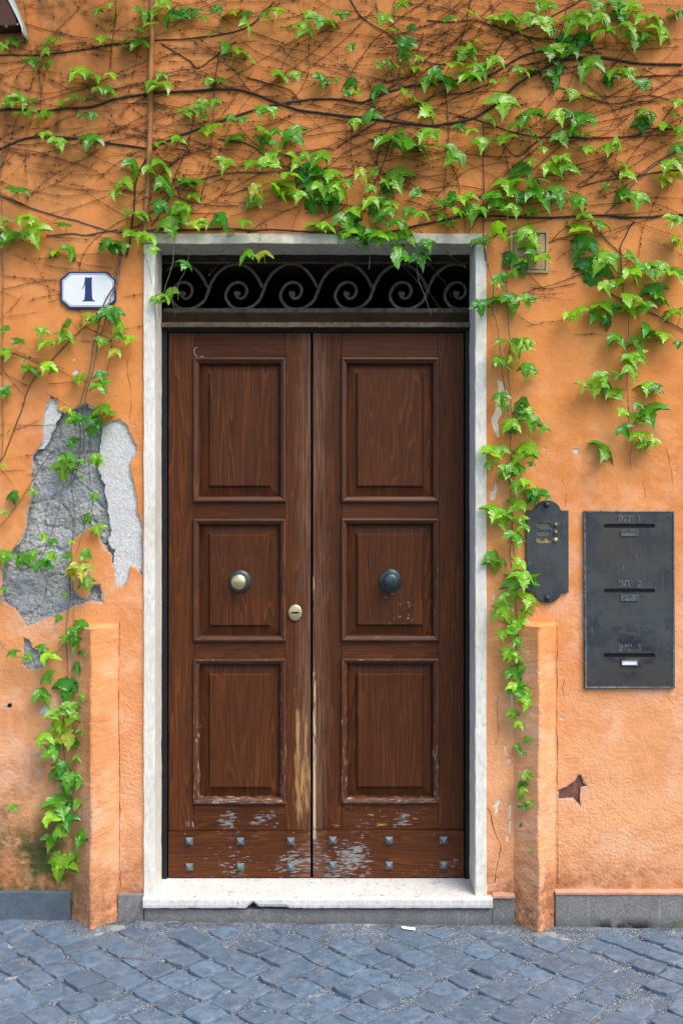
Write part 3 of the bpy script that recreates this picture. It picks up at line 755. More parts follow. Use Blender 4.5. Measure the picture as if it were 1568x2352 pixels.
# the hall behind the grille, its darkness put into a near-black colour
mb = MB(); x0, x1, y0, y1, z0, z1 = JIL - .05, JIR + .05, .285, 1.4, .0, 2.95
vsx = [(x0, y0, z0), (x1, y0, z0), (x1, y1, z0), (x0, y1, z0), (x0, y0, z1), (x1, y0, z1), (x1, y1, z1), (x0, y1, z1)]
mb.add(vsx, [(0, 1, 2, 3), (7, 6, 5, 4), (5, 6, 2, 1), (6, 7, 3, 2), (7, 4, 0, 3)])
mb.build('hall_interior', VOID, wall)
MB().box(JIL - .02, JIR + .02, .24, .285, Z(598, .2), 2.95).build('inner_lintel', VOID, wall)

# ================================================================ door leaves
def loft(name, x0, x1, z0, z1, prof, mat, parent, cap=True, jitter=0):
    mb = MB(); vs = []; fs = []
    for ins, y_ in prof: vs += [(x0 + ins, y_, z0 + ins), (x1 - ins, y_, z0 + ins), (x1 - ins, y_, z1 - ins), (x0 + ins, y_, z1 - ins)]
    for i in range(len(prof) - 1):
        for q in range(4):
            q2 = (q + 1) % 4; fs.append((4 * i + q, 4 * i + q2, 4 * i + 4 + q2, 4 * i + 4 + q))
    if cap: b = 4 * (len(prof) - 1); fs.append((b, b + 1, b + 2, b + 3))
    return mb.add(vs, fs).build(name, mat, parent)

def door_leaf(x0, x1, su0, su1, panels, kick_v, studs, label, first):
    d = thing('door_leaf', label, 'door', ((x0 + x1) / 2, DY, DZ0), 'leaves of the double door')
    a, b = X(su0, DY), X(su1, DY); zk = Z(kick_v, DY)
    bevelled('stile', x0, a - .0009, DY, DY + .045, zk + .003, DZ1, WV, d, .0022, 2)
    bevelled('stile', b + .0009, x1, DY, DY + .045, zk + .003, DZ1, WV, d, .0022, 2)
    edges = [DZ1] + [q for p in panels for q in (Z(p[0], DY), Z(p[1], DY))] + [zk + .003]
    for i in range(0, len(edges), 2):
        bevelled('rail', a + .0009, b - .0009, DY + .0012, DY + .045, edges[i + 1] if i + 1 < len(edges) else zk, edges[i], WH, d, .0012, 1)
    for (v0, v1) in panels:
        z0_, z1_ = Z(v1, DY), Z(v0, DY)
        p = loft('panel', a + .001, b - .001, z0_ + .001, z1_ - .001, [(.0, DY + .03), (.022, DY + .024), (.026, DY + .023), (.058, DY + .0150), (.062, DY + .0148), (.0635, DY + .008), (.070, DY + .0005), (.0705, DY - .0005)], WV, d)
        # four mitred moulding strips per panel
        prof = [(-.004, DY + .001), (-.004, DY - .008), (-.001, DY - .0135), (.005, DY - .0155), (.010, DY - .0135), (.0115, DY - .0085), (.018, DY - .0050), (.0235, DY + .003), (.025, DY + .024)]
        A, B, C_, E = a, b, z0_, z1_
        for side in range(4):
            vs = []
            for ins, y_ in prof:
                e = .0003
                if side == 0: vs += [(A + ins + e, y_, E - ins), (B - ins - e, y_, E - ins)]
                if side == 1: vs += [(B - ins - e, y_, C_ + ins), (A + ins + e, y_, C_ + ins)]
                if side == 2: vs += [(A + ins, y_, C_ + ins + e), (A + ins, y_, E - ins - e)]
                if side == 3: vs += [(B - ins, y_, E - ins - e), (B - ins, y_, C_ + ins + e)]
            m = len(prof)
            MB().add(vs, [(2 * i, 2 * i + 1, 2 * i + 3, 2 * i + 2) for i in range(m - 1)]).build('moulding', WHM if side < 2 else WVM, p)
    kb = bevelled('kick_board', x0, x1, DY - .010, DY + .045, DZ0, zk, WH, d, .002, 2)
    for su in studs[0]:
        for sv in studs[1]:
            c = P(su, sv, DY - .010); h = .0165
            vs = []
            for ins, dd in ((0, 0), (0, -.004), (h * .80, -.022)):
                vs += [(c.x - h + ins, c.y + dd, c.z - h + ins), (c.x + h - ins, c.y + dd, c.z - h + ins), (c.x + h - ins, c.y + dd, c.z + h - ins), (c.x - h + ins, c.y + dd, c.z + h - ins)]
            fs = [(4 * i + q, 4 * i + (q + 1) % 4, 4 * i + 4 + (q + 1) % 4, 4 * i + 4 + q) for i in range(2) for q in range(4)] + [(8, 9, 10, 11)]
            MB().add(vs, fs).build('stud', STUDM, d)
    return d
dl = door_leaf(LX0, LX1, 446, 655, [(823, 1152), (1193, 1472), (1514, 1844)], 1909, ((435, 552, 668), (1932, 1991)), 'brown panelled door leaf with shiny brass knob and lock', True)
dr = door_leaf(RX0, RX1, 785, 1005.5, [(823, 1152), (1192, 1471), (1513, 1843)], 1906, ((764, 893, 1018), (1930, 1987)), 'brown panelled door leaf with dark green bronze knob', False)
def knob(u, v, d, mat, label):
    c = P(u, v, DY - .0005)
    plate = MB().lathe(c, [(.050, -.001), (.051, .003), (.0485, .007), (.046, .0075), (.0445, .011), (.041, .0125), (.030, .014), (.022, .018), (.020, .030)], 40).build('knob_plate', PATINA, d, True)
    k = MB().lathe(c + Vector((0, -.028, 0)), [(.019, 0), (.026, .003), (.0335, .010), (.036, .018), (.0355, .025), (.032, .0315), (.026, .036), (.016, .039), (.006, .0402)], 40).build('knob', mat, plate, True)
    k['label'] = label
knob(551, 1335, dl, BRASS, 'polished brass knob'); knob(896, 1333, dr, PATINA, 'dark green bronze knob')
c = P(678, 1407, DY)
esc = MB().lathe(c, [(.037, -.001), (.037, .006), (.0345, .011), (.030, .0125), (.004, .013)], 40, .86).build('lock_plate', LOCKM, dl, True)
MB().box(c.x - .031, c.x + .031, c.y - .0140, c.y - .0125, c.z - .0016, c.z + .0004).build('lock_seam', mat_simple('lock_line', (.25, .22, .16), .5, .6, .2, 30, 0), esc)
MB().box(c.x - .0155, c.x + .0155, c.y - .0146, c.y - .0125, c.z - .003, c.z + .0042).build('keyhole', BLACK, esc)
st_ = [P(u, v, DY - .004) for u, v in ((453, 798), (447, 802), (447, 812), (453, 820), (458, 822), (462, 819), (470, 821), (480, 822))]
tag(MB().tube(catmull(st_, 4), .0009, 5).build('string', STRING), 'thin pale string caught on the corner of a door panel', 'string')

# ================================================================ house number plate
def octo(u0, u1, v0, v1, cu, cv):
    return D([(u0 + cu, v0), (u1 - cu, v0), (u1, v0 + cv), (u1, v1 - cv), (u1 - cu, v1), (u0 + cu, v1), (u0, v1 - cv), (u0, v0 + cv)])
pl = thing('house_number_plate', 'white enamel house number plate with blue border and numeral 1', 'number plate', (X(204), 0, Z(711)))
sheet('plate', octo(140.5, 268, 625, 711, 20, 18), [], -.012, .012, ENAMB, pl, .003)
sheet('enamel_field', octo(145.5, 263, 630, 706, 18, 16), [], -.0135, .0016, ENAMW, pl, .0006)
bo, bi = octo(147, 261.5, 631.6, 704.4, 17.6, 15.6), octo(148, 260.5, 632.6, 703.4, 17.3, 15.3)
sheet('border_line', bo, [bi], -.0139, .0006, ENAMB, pl)
def R7(p): return [((200 + a / 4.9) / 1.7417, (1040 + b / 4.9) / 1.7417) for a, b in p]
one = R7([(708, 352), (760, 360), (800, 360), (842, 350), (838, 500), (842, 640), (846, 740), (862, 795), (905, 815), (900, 826), (648, 824), (648, 814), (690, 795), (700, 740), (706, 640), (706, 470), (696, 520), (672, 570), (655, 588), (643, 582), (664, 552), (684, 505), (700, 430)])
sheet('numeral', D(one), [], -.0141, .0008, ENAMB, pl)

# ================================================================ intercom
def arc(cx, cz, r, a0, a1, n=16): return [(cx + r * math.cos(math.radians(a0 + (a1 - a0) * i / n)), cz + r * math.sin(math.radians(a0 + (a1 - a0) * i / n))) for i in range(n + 1)]
def IC(a, b): return ((2050 + a / 2.3025) / 1.7417, (1950 + b / 2.3025) / 1.7417)
ic = thing('intercom_panel', 'dark bronze intercom panel with three buttons and scalloped ends', 'intercom', (P(*IC(312, 1060)).x, 0, P(*IC(312, 1060)).z))
c1, c2 = P(*IC(312, 245)), P(*IC(316, 935)); r = (X(IC(440, 0)[0]) - X(IC(184, 0)[0])) / 2
x0, x1 = X(IC(117, 0)[0]), X(IC(506, 0)[0]); zt, zb = Z(IC(0, 212)[1]), Z(IC(0, 966)[1])
top = [q for q in arc(c1.x, c1.z, r, 170, 10)]; bot = [q for q in arc(c2.x, c2.z, r, -10, -170)]
outl = [(x0, zb), (x0, zt), (top[0][0] - .003, zt)] + [q for q in top if q[1] > zt - .001] + [(top[-1][0] + .003, zt), (x1, zt), (x1, zb), (bot[0][0] + .003, zb)] + [q for q in bot if q[1] < zb + .001] + [(bot[-1][0] - .003, zb)]
slots = []
def stadium(cx, cz, hw, hh): return arc(cx + hw - hh, cz, hh, -90, 90, 8) + arc(cx - hw + hh, cz, hh, 90, 270, 8)
rows = [(346, NAMEM), (415, NAMEM), (484, NAMEY)]
hs = []
for b, _ in rows:
    c = P(*IC(279, b)); hs.append(stadium(c.x, c.z, .0325, .0120))
sheet('plate', outl, hs, -.014, .014, BRONZE, ic, .0022)
for (b, mt), hp in zip(rows, hs):
    c = P(*IC(279, b))
    ns = sheet('name_strip', stadium(c.x, c.z, .0332, .0126), [], -.0085, .002, mt, ic)
    sheet('strip_rim', stadium(c.x, c.z, .0350, .0145), [stadium(c.x, c.z, .0325, .0120)], -.0150, .0012, BRIM, ns)
    bc = P(*IC(391, b), -.014)
    bt = MB().lathe(bc, [(.0110, 0), (.0110, .003), (.0088, .0034), (.0085, .0075), (.0065, .0095), (.001, .010)], 18).build('button', LOCKM if mt is NAMEY else mat_simple('button_bronze', (.20, .165, .09), .42, .7, .3, 40), ic, True)
for a, b in ((310, 160), (316, 1020)):
    MB().lathe(P(*IC(a, b), -.013), [(.0130, 0), (.0128, .004), (.0105, .009), (.006, .0125), (.001, .0135)], 20).build('bolt', BRONZE, ic, True)
mb = MB(); cc = P(*IC(316, 742))
for k in range(16):
    for j in range(3, 9):
        rr = .0068 * j - .006; a = math.pi * k / 8
        mb.lathe((cc.x + rr * math.cos(a), -.01395, cc.z + rr * math.sin(a)), [(.0016, 0), (.0014, .0003)], 6)
o = mb.build('speaker_holes', BLACK, ic); o['kind'] = 'stuff'
def strokes(name, lines, c, sc, w_, yf, dp, mat, parent):
    mb = MB()
    for ln in lines:
        for (a0, b0), (a1, b1) in zip(ln[:-1], ln[1:]):
            p, q = Vector((c[0] + a0 * sc, c[1] + b0 * sc)), Vector((c[0] + a1 * sc, c[1] + b1 * sc)); t = q - p
            if t.length < 1e-6: continue
            t.normalize(); n_ = Vector((-t.y, t.x)) * w_ / 2; p = p - t * w_ * .3; q = q + t * w_ * .3
            cs = [p - n_, q - n_, q + n_, p + n_]; j = random.uniform(0, .0002)
            mb.add([(v.x, yf - j, v.y) for v in cs] + [(v.x, yf + dp, v.y) for v in cs], [(0, 1, 2, 3), (0, 4, 5, 1), (1, 5, 6, 2), (2, 6, 7, 3), (3, 7, 4, 0)])
    return mb.build(name, mat, parent)
GL = {'I': (.42, [[(.2, 0), (.2, 1)], [(.02, 0), (.38, 0)], [(.02, 1), (.38, 1)]]),
      'N': (.92, [[(.16, 0), (.16, 1), (.72, 0), (.72, 1)], [(0, 0), (.32, 0)], [(0, 1), (.2, 1)], [(.56, 1), (.88, 1)]]),
      'T': (.9, [[(.4, 0), (.4, 1)], [(.03, .78), (.03, 1), (.77, 1), (.77, .78)], [(.24, 0), (.56, 0)]]),
      'n': (.55, [[(.05, 0), (.05, .6), (.2, .62), (.38, .55), (.4, 0)]]), 't': (.4, [[(.15, .95), (.15, .1), (.3, 0)], [(0, .62), (.32, .62)]]), '.': (.25, [[(.05, 0), (.09, 0)]]),
      ' ': (.95, []), '1': (.5, [[(.02, .78), (.22, 1), (.22, 0)], [(.02, 0), (.42, 0)]]),
      '2': (.7, [[(.04, .74), (.1, .92), (.28, 1), (.48, .92), (.54, .74), (.44, .5), (.04, .02), (.56, .02), (.58, .14)]]),
      '3': (.7, [[(.05, .98), (.5, .98), (.24, .6), (.46, .52), (.55, .32), (.46, .08), (.26, 0), (.06, .1), (.05, .2)]])}
def text(name, s, x_, z_, h, w_, yf, dp, mat, parent):
    cur = 0; ls = []
    for ch in s:
        adv, l = GL[ch]; ls += [[(a + cur, b) for a, b in q] for q in l]; cur += adv
    return strokes(name, ls, (x_, z_), h, w_, yf, dp, mat, parent)
p = P(*IC(248, 494)); text('writing', 'Int. 3', p.x, p.z, .0125, .0017, -.0092, .0004, INK, ic)

# ================================================================ mailbox panel
mp = thing('mailbox_panel', 'tall dark bronze mailbox panel with three letter slots marked INT', 'mailbox', (P(*IC(1062, 1850)).x, 0, P(*IC(1062, 1850)).z))
ox = [P(*IC(645, 215)), P(*IC(1478, 215)), P(*IC(1481, 1848)), P(*IC(652, 1850))]
outer = [(q.x, q.z) for q in reversed(ox)]
def inset(p, d):
    cx, cz = sum(q[0] for q in p) / 4, sum(q[1] for q in p) / 4
    return [(a - math.copysign(d, a - cx), b - math.copysign(d, b - cz)) for a, b in p]
sheet('rim', outer, [inset(outer, .0085)], -.016, .016, BRIM, mp, .003)
sl_ = []
for b in (355, 950, 1543):
    c = P(*IC(1063, b)); sl_.append(stadium(c.x, c.z, .1090, .0084))
sheet('plate', inset(outer, .008), sl_, -.0125, .004, BRONZEP, mp, .0004)
for k, b in enumerate((355, 950, 1543)):
    c = P(*IC(1063, b)); MB().box(c.x - .115, c.x + .115, -.0078, -.001, c.z - .014, c.z + .014).build('letter_slot', BLACK, mp)
    bb = (420, 1015, 1610)[k]; q = P(*IC(1063 if k < 2 else 1066, bb))
    hw, hh = .0365, .0130
    ring = [(q.x - hw, q.z - hh), (q.x + hw, q.z - hh), (q.x + hw, q.z + hh), (q.x - hw, q.z + hh)]
    nh = sheet('name_holder', ring, [inset(ring, .0042)], -.0175, .0042, BRIM, mp, .0007)
    sheet('name_card', inset(ring, .0036), [], -.0138, .0008, CARD if k == 2 else (NAMEM if k == 0 else BRIM), nh)
    t = P(*IC(962, (318, 912, 1503)[k])); text('lettering', 'INT ' + '123'[k], t.x, t.z, .0255, .0046, -.0150, .0026, BRIM, mp)
for a in (697, 1425):
    for b in (270, 782, 1283, 1793):
        MB().lathe(P(*IC(a, b), -.0125), [(.0040, 0), (.0036, .0016), (.0010, .0022)], 10).build('screw', mat_simple('rusty_screw', (.07, .03, .018), .7, .4, .3, 40), mp, True)

# ================================================================ cover plate, pipe, board
cp = thing('cover_plate', 'square beige cover plate half hidden by leaves beside the lintel', 'cover plate', (X(1214), 0, Z(628)))
sq = D([(1170, 628), (1258, 628), (1258, 530), (1170, 530)])
sheet('frame', sq, [inset(sq, .012)], -.010, .010, COVER, cp, .002); sheet('lid', inset(sq, .0145), [], -.006, .006, COVER, cp, .0015)
for a, b in ((1178, 538), (1250, 538), (1250, 620), (1178, 620)):
    MB().lathe(P(a, b, -.010), [(.003, 0), (.0025, .0012), (.0006, .0016)], 8).build('screw', BRONZE, cp, True)
pp = thing('conduit_pipe', 'thin orange-brown painted pipe running up the wall among creeper stems', 'pipe', (X(333), -.015, Z(535)))
pts = catmull([P(349, -160, -.012), P(350, 0, -.012), P(347, 150, -.012), P(345, 290, -.012), P(341, 400, -.012), P(336, 480, -.012), P(333, 538, -.012)], 8)
MB().tube(pts, .0115, 12).build('tube', PIPEM, pp, True)
for v in (40, 215, 452):
    q = min(pts, key=lambda t: abs(t.z - Z(v))); MB().tube([q + Vector((0, 0, -.007)), q + Vector((0, 0, .007))], .0135, 12).build('joint_ring', PIPEM, pp, True)
    MB().box(q.x - .020, q.x + .020, -.004, .001, q.z - .006, q.z + .006).build('clip', PIPEM, pp)
bd = thing('brown_board', 'dark brown board with pale metal edging above the creeper leaves', 'board', (X(-20), -.02, Z(84)))
ed = [(55, 78), (52, 62), (44, 44), (34, 24), (20, -4), (0, -40)]
body = D([(-160, 84)] + [(a - 2, b) for a, b in ed] + [(-10, -60), (-160, -60)])
sheet('panel', body[::-1], [], -.075, .070, SIGNB, bd, .004)
mb = MB(); vs = []
for a, b in ed + [(-14, -66)]:
    wv_ = max(.5, (78 - b) * .12)
    q0, q1 = P(a - 2.5, b, -.080), P(a + wv_, b, -.066); vs += [q0, (q1.x, -.078, q1.z), (q1.x, -.004, q1.z), (q0.x, -.004, q0.z)]
nE = len(ed)
mb.add(vs, [(4 * i + j, 4 * i + 4 + j, 4 * i + 4 + (j + 1) % 4, 4 * i + (j + 1) % 4) for i in range(nE) for j in range(4)])
mb.build('metal_edge', SIGNE, bd)
MB().lathe(P(41, 56, -.075), [(.0035, 0), (.0033, .001), (.0018, .0014)], 14).build('rivet', SIGNE, bd, True)
q = P(15, 61, -.075); MB().lathe(q, [(.0065, 0), (.006, .002), (.001, .0026)], 14).build('screw_head', STRIP, bd, True)
MB().box(-1.70, X(-4), -.02, .002, Z(80), Z(-50)).build('back_batten', SIGNB, bd)

# ================================================================ creeper
# leaf positions (x, y, width) read off eight enlarged tiles of the photograph; tile -> (u0, v0), two tile px per photo px
TILES = {1: (0, 0), 2: (784.3, 0), 3: (0, 516.7), 4: (784.3, 516.7), 5: (0, 1033.5), 6: (784.3, 1033.5), 7: (0, 1550.2), 8: (784.3, 1550.2)}
LV = {1: """60 185 60;100 180 70;150 270 90;205 285 80;200 235 60;215 180 60;265 170 60;15 215 40;445 50 50;480 40 40;515 15 80;660 65 90;710 50 70;785 60 100;740 10 90;690 105 70;850 50 70;890 50 60;935 70 60;990 40 60;1065 35 130;1130 65 60;1215 55 80;1275 45 60;1145 115 80;965 150 50;465 165 80;510 175 60;560 190 80;625 185 90;650 135 80;1045 215 80;1090 220 60;1130 240 110;1325 120 60;1390 120 80;1420 65 70;1465 90 90;1520 85 80;1555 60 60;345 325 90;405 325 60;450 345 80;515 340 60;440 400 60;515 405 70;685 380 70;730 370 100;735 345 60;950 370 50;985 370 60;1015 355 50;1300 340 90;1360 340 60;1480 365 80;1530 360 60;35 470 70;60 455 60;105 460 80;150 460 50;90 510 80;130 510 60;175 525 90;215 520 60;290 450 70;330 445 60;365 445 50;385 525 50;425 530 50;935 470 60;980 470 60;860 510 80;910 495 70;930 535 50;1195 495 70;1250 505 70;1055 540 50;1115 545 50;200 615 60;275 650 90;410 635 100;430 625 60;960 590 100;1075 615 100;725 655 70;825 632 80;1215 595 80;1260 600 60;1350 610 110;1205 645 80;1190 625 50;1265 655 50;625 760 100;685 770 60;765 750 120;1035 740 100;1150 745 90;1245 735 110;1365 735 90;1390 710 60;1460 715 120;1340 790 100;1300 830 120;550 830 90;525 890 60;775 845 120;860 820 140;870 840 100;1450 780 80;1510 785 100;1290 885 110;1340 880 90;1370 890 80;1430 850 110;1480 865 80;1530 860 110;900 900 70;855 940 80;820 960 110;730 945 90;620 975 90;665 975 70;1185 875 90;1155 925 80;5 1020 80;45 860 60;105 870 80;285 1030 80;95 1000 80;140 1000 60;150 1065 130;45 1070 120;20 1090 80;780 1025 120;905 1025 80;950 1020 60;1000 1005 90;1060 1050 60;1120 1020 80;590 1060 90;640 1080 70;680 1085 70;500 1115 100;550 1120 80;1480 1025 120;1515 1030 80;1430 940 100d;1500 930 100d;1390 800 110d;1540 930 90d""",
2: """265 15 80;10 60 60;190 85 70;240 135 60;310 125 50;45 215 50;285 200 90;300 225 70;485 75 60;610 60 80;735 65 90;700 75 60;800 85 120;845 80 80;925 20 100;935 105 110;985 130 80;1060 95 130;1120 50 90;1180 60 120;1170 20 90;1260 10 90;1310 30 110;1290 60 90;1370 60 90;1455 75 90;1530 60 80;1560 55 50;1180 125 120;1250 125 90;1330 110 90;1350 175 110;1400 160 80;1470 145 110;1050 180 120d;1110 180 90d;560 235 90;610 215 70;640 190 70;695 260 90;505 290 90;555 285 80;960 225 100;1040 225 90;1000 215 80;1120 285 130;1005 315 70d;990 355 90d;1245 325 110;1325 335 70;1225 370 70d;1385 385 70;850 320 70;880 310 70;820 325 60;175 295 50;220 295 60;270 305 60;305 265 70;335 310 60;350 265 50;385 365 90;440 330 90;495 375 90;570 330 100;630 305 90;650 320 80;600 340 70;700 375 40;735 360 50;30 380 80;70 420 60;150 415 90;25 425 50;320 425 100;400 495 120;745 465 130;1065 425 80;1150 425 80;1550 460 70;1390 510 80;1430 530 60;1380 570 80d;1545 520 60;60 555 70;110 540 60;145 520 70;205 610 140;245 605 70;380 595 120;420 610 80;365 665 150;410 660 80;255 660 60;515 710 130;545 575 60;585 600 60;695 545 80;780 565 80;855 520 120;890 520 70;1000 525 90;1045 520 60;1095 540 120;1070 600 60;1130 605 70;645 650 80;680 645 60;745 635 90;900 620 110;1015 630 90;930 680 50;1130 670 90;1220 665 90;1280 655 80;1240 655 60;1510 565 110;1550 600 70;1550 680 80;870 735 50;810 775 110;1010 720 90;1055 755 100;975 770 100;1030 715 60;1300 745 80;1325 790 90;1500 745 100;1535 810 90;1480 830 80;1555 730 60;100 800 90;150 790 50;240 805 130;210 835 60;130 860 60;30 830 70;215 870 70d;10 880 80;60 960 90;125 910 90;185 915 60;225 925 80;345 885 60;450 925 80;495 900 60;550 905 80;590 890 70;600 960 110;650 965 70;500 925 60;550 960 80;690 960 60;700 890 100;745 935 120;790 880 80;890 810 100;765 840 110;835 910 70;920 885 130;800 960 80;880 970 70;990 870 80;1005 915 90;1075 920 80;1105 940 60;1215 855 50;1275 890 90;1300 900 60;1365 910 90;1330 900 60;300 975 70;355 970 90;200 965 90;230 1010 90;170 1000 60;25 1010 110;90 1060 110;30 1080 80;185 1060 110;280 1030 70;310 1075 110;230 1080 60;460 990 60;495 1025 70;620 1095 70;735 1060 110;870 1065 110;790 1080 60;1120 980 80;1195 1015 100;1085 1045 110;1520 1005 80;1550 1010 60;1545 1110 70;60 1010 100d;140 960 90d;110 1110 80d""",
3: """245 115 70;335 120 80;480 85 90;530 90 60;565 100 60;710 115 50;850 175 70;780 315 70;740 320 60;715 340 60;755 340 50;1120 135 90;1195 125 80;1160 135 50;405 430 80;435 430 50;505 400 100;535 410 60;540 465 70;545 505 60;590 525 60;465 535 60;520 580 60;290 460 90;295 500 90;190 487 60;205 535 80;20 485 60;80 530 60;20 580 80;150 665 90;210 640 80;235 670 40;115 620 30;365 705 80;350 690 40;465 690 60;465 730 90;30 755 50;20 770 50;35 955 40;320 885 80;370 890 80;420 880 80;450 845 110;500 860 70;310 840 50;415 945 60;455 910 50;350 985 50;330 1005 40;305 1070 70;440 1075 60;375 1085 40;290 1120 110;15 1100 30""",
4: """20 35 80;100 55 80;160 35 90;185 60 90;280 130 110;365 155 90;395 80 70;390 115 50;760 155 80d;815 160 60;840 200 70d;870 100 90;890 140 70;930 145 80;680 60 60;1100 95 130;765 215 80;730 245 70;710 265 60;640 375 90;690 345 90;735 330 60;790 345 120;850 345 80;880 340 50;740 525 80;790 530 60;830 545 90;860 540 50;735 625 80;790 625 70;820 640 60;845 660 80;880 680 50;725 795 80;810 815 90;755 830 60;830 860 70d;860 850 50;760 910 90;800 920 70;870 900 110;925 930 60;780 940 50d;695 1035 120;725 1040 70;680 1100 60;815 1030 130;860 1050 60;800 1110 80;760 1130 80;1190 150 120;1150 215 140d;1260 150 60;1330 135 90;1545 75 80;1295 215 150;1340 215 90;1410 200 110;1470 195 90;1525 210 80;1540 230 90;1215 285 80;1250 265 60;1350 325 140;1440 300 100;1475 330 90;1490 340 80;1205 365 120;1240 380 70;1330 380 90;1390 370 80;1165 415 80;1070 405 90;1040 415 50;1230 450 70d;1525 395 110;1445 480 140;1480 500 80;1545 550 50;1275 515 100;1360 530 90;1335 605 90;1370 600 80;1310 620 60;1110 740 70;1165 735 100;1200 690 80;1265 690 60;1215 745 70d;1260 775 100;1340 670 80;1410 730 110;1450 745 70;1285 860 50;1335 880 50;1405 860 120;1370 825 60;1375 900 50;1300 945 80;1345 965 60;1390 955 50;1400 1000 80;1370 1015 60;1435 995 60;1220 1025 140""",
5: """315 35 60;440 40 60;55 205 60;150 190 40;30 285 40;435 215 50;395 315 50;450 365 60;375 125 25;205 395 50;235 420 50;20 490 70;90 500 80;125 505 60;155 480 50;205 525 90;240 490 50;305 485 60;325 425 30;400 480 70;375 545 110;330 570 50;400 610 70;15 645 40;300 665 30;265 775 50;340 830 60;365 805 80;385 855 80;300 865 60;345 895 60;390 910 70;330 870 40;60 930 60;120 945 50;230 935 90;190 905 50;355 1000 70;215 1045 70""",
6: """760 100 90;800 80 80;870 60 40;865 140 90;800 170 80;855 190 60;895 200 100;940 215 40;870 220 60d;710 280 110;795 255 90;740 330 80;825 320 60;805 400 110;830 350 60;710 505 110;740 520 60;810 520 70;840 580 110;870 600 60;790 630 90;770 600 60;860 680 90;750 680 50;715 740 110;835 740 70;800 790 130;780 715 50;740 845 70;790 840 60;815 885 60;790 940 80;760 930 70;820 955 60;820 1000 60;800 1030 100;800 1095 70;860 1095 90""",
7: """210 90 100;305 65 120;370 50 70;385 100 60;325 150 90;250 180 70;325 195 70;245 240 90;190 290 90;290 285 110;345 305 70;375 260 40;225 355 80;260 320 60;365 375 50;285 420 70;250 445 70;315 485 80;375 475 90;285 590 130;400 575 110;420 600 70;240 650 90;310 670 90;275 720 70;365 740 100;235 765 80;370 830 110;265 880 120;300 530 50;65 605 50""",
8: """805 65 80;860 75 90;850 130 70;790 185 60;820 225 50;850 290 50;825 340 70;865 355 40;855 460 50;835 495 60;825 525 40;840 550 60;870 595 40;835 600 40;840 690 40;880 765 40;890 820 50"""}
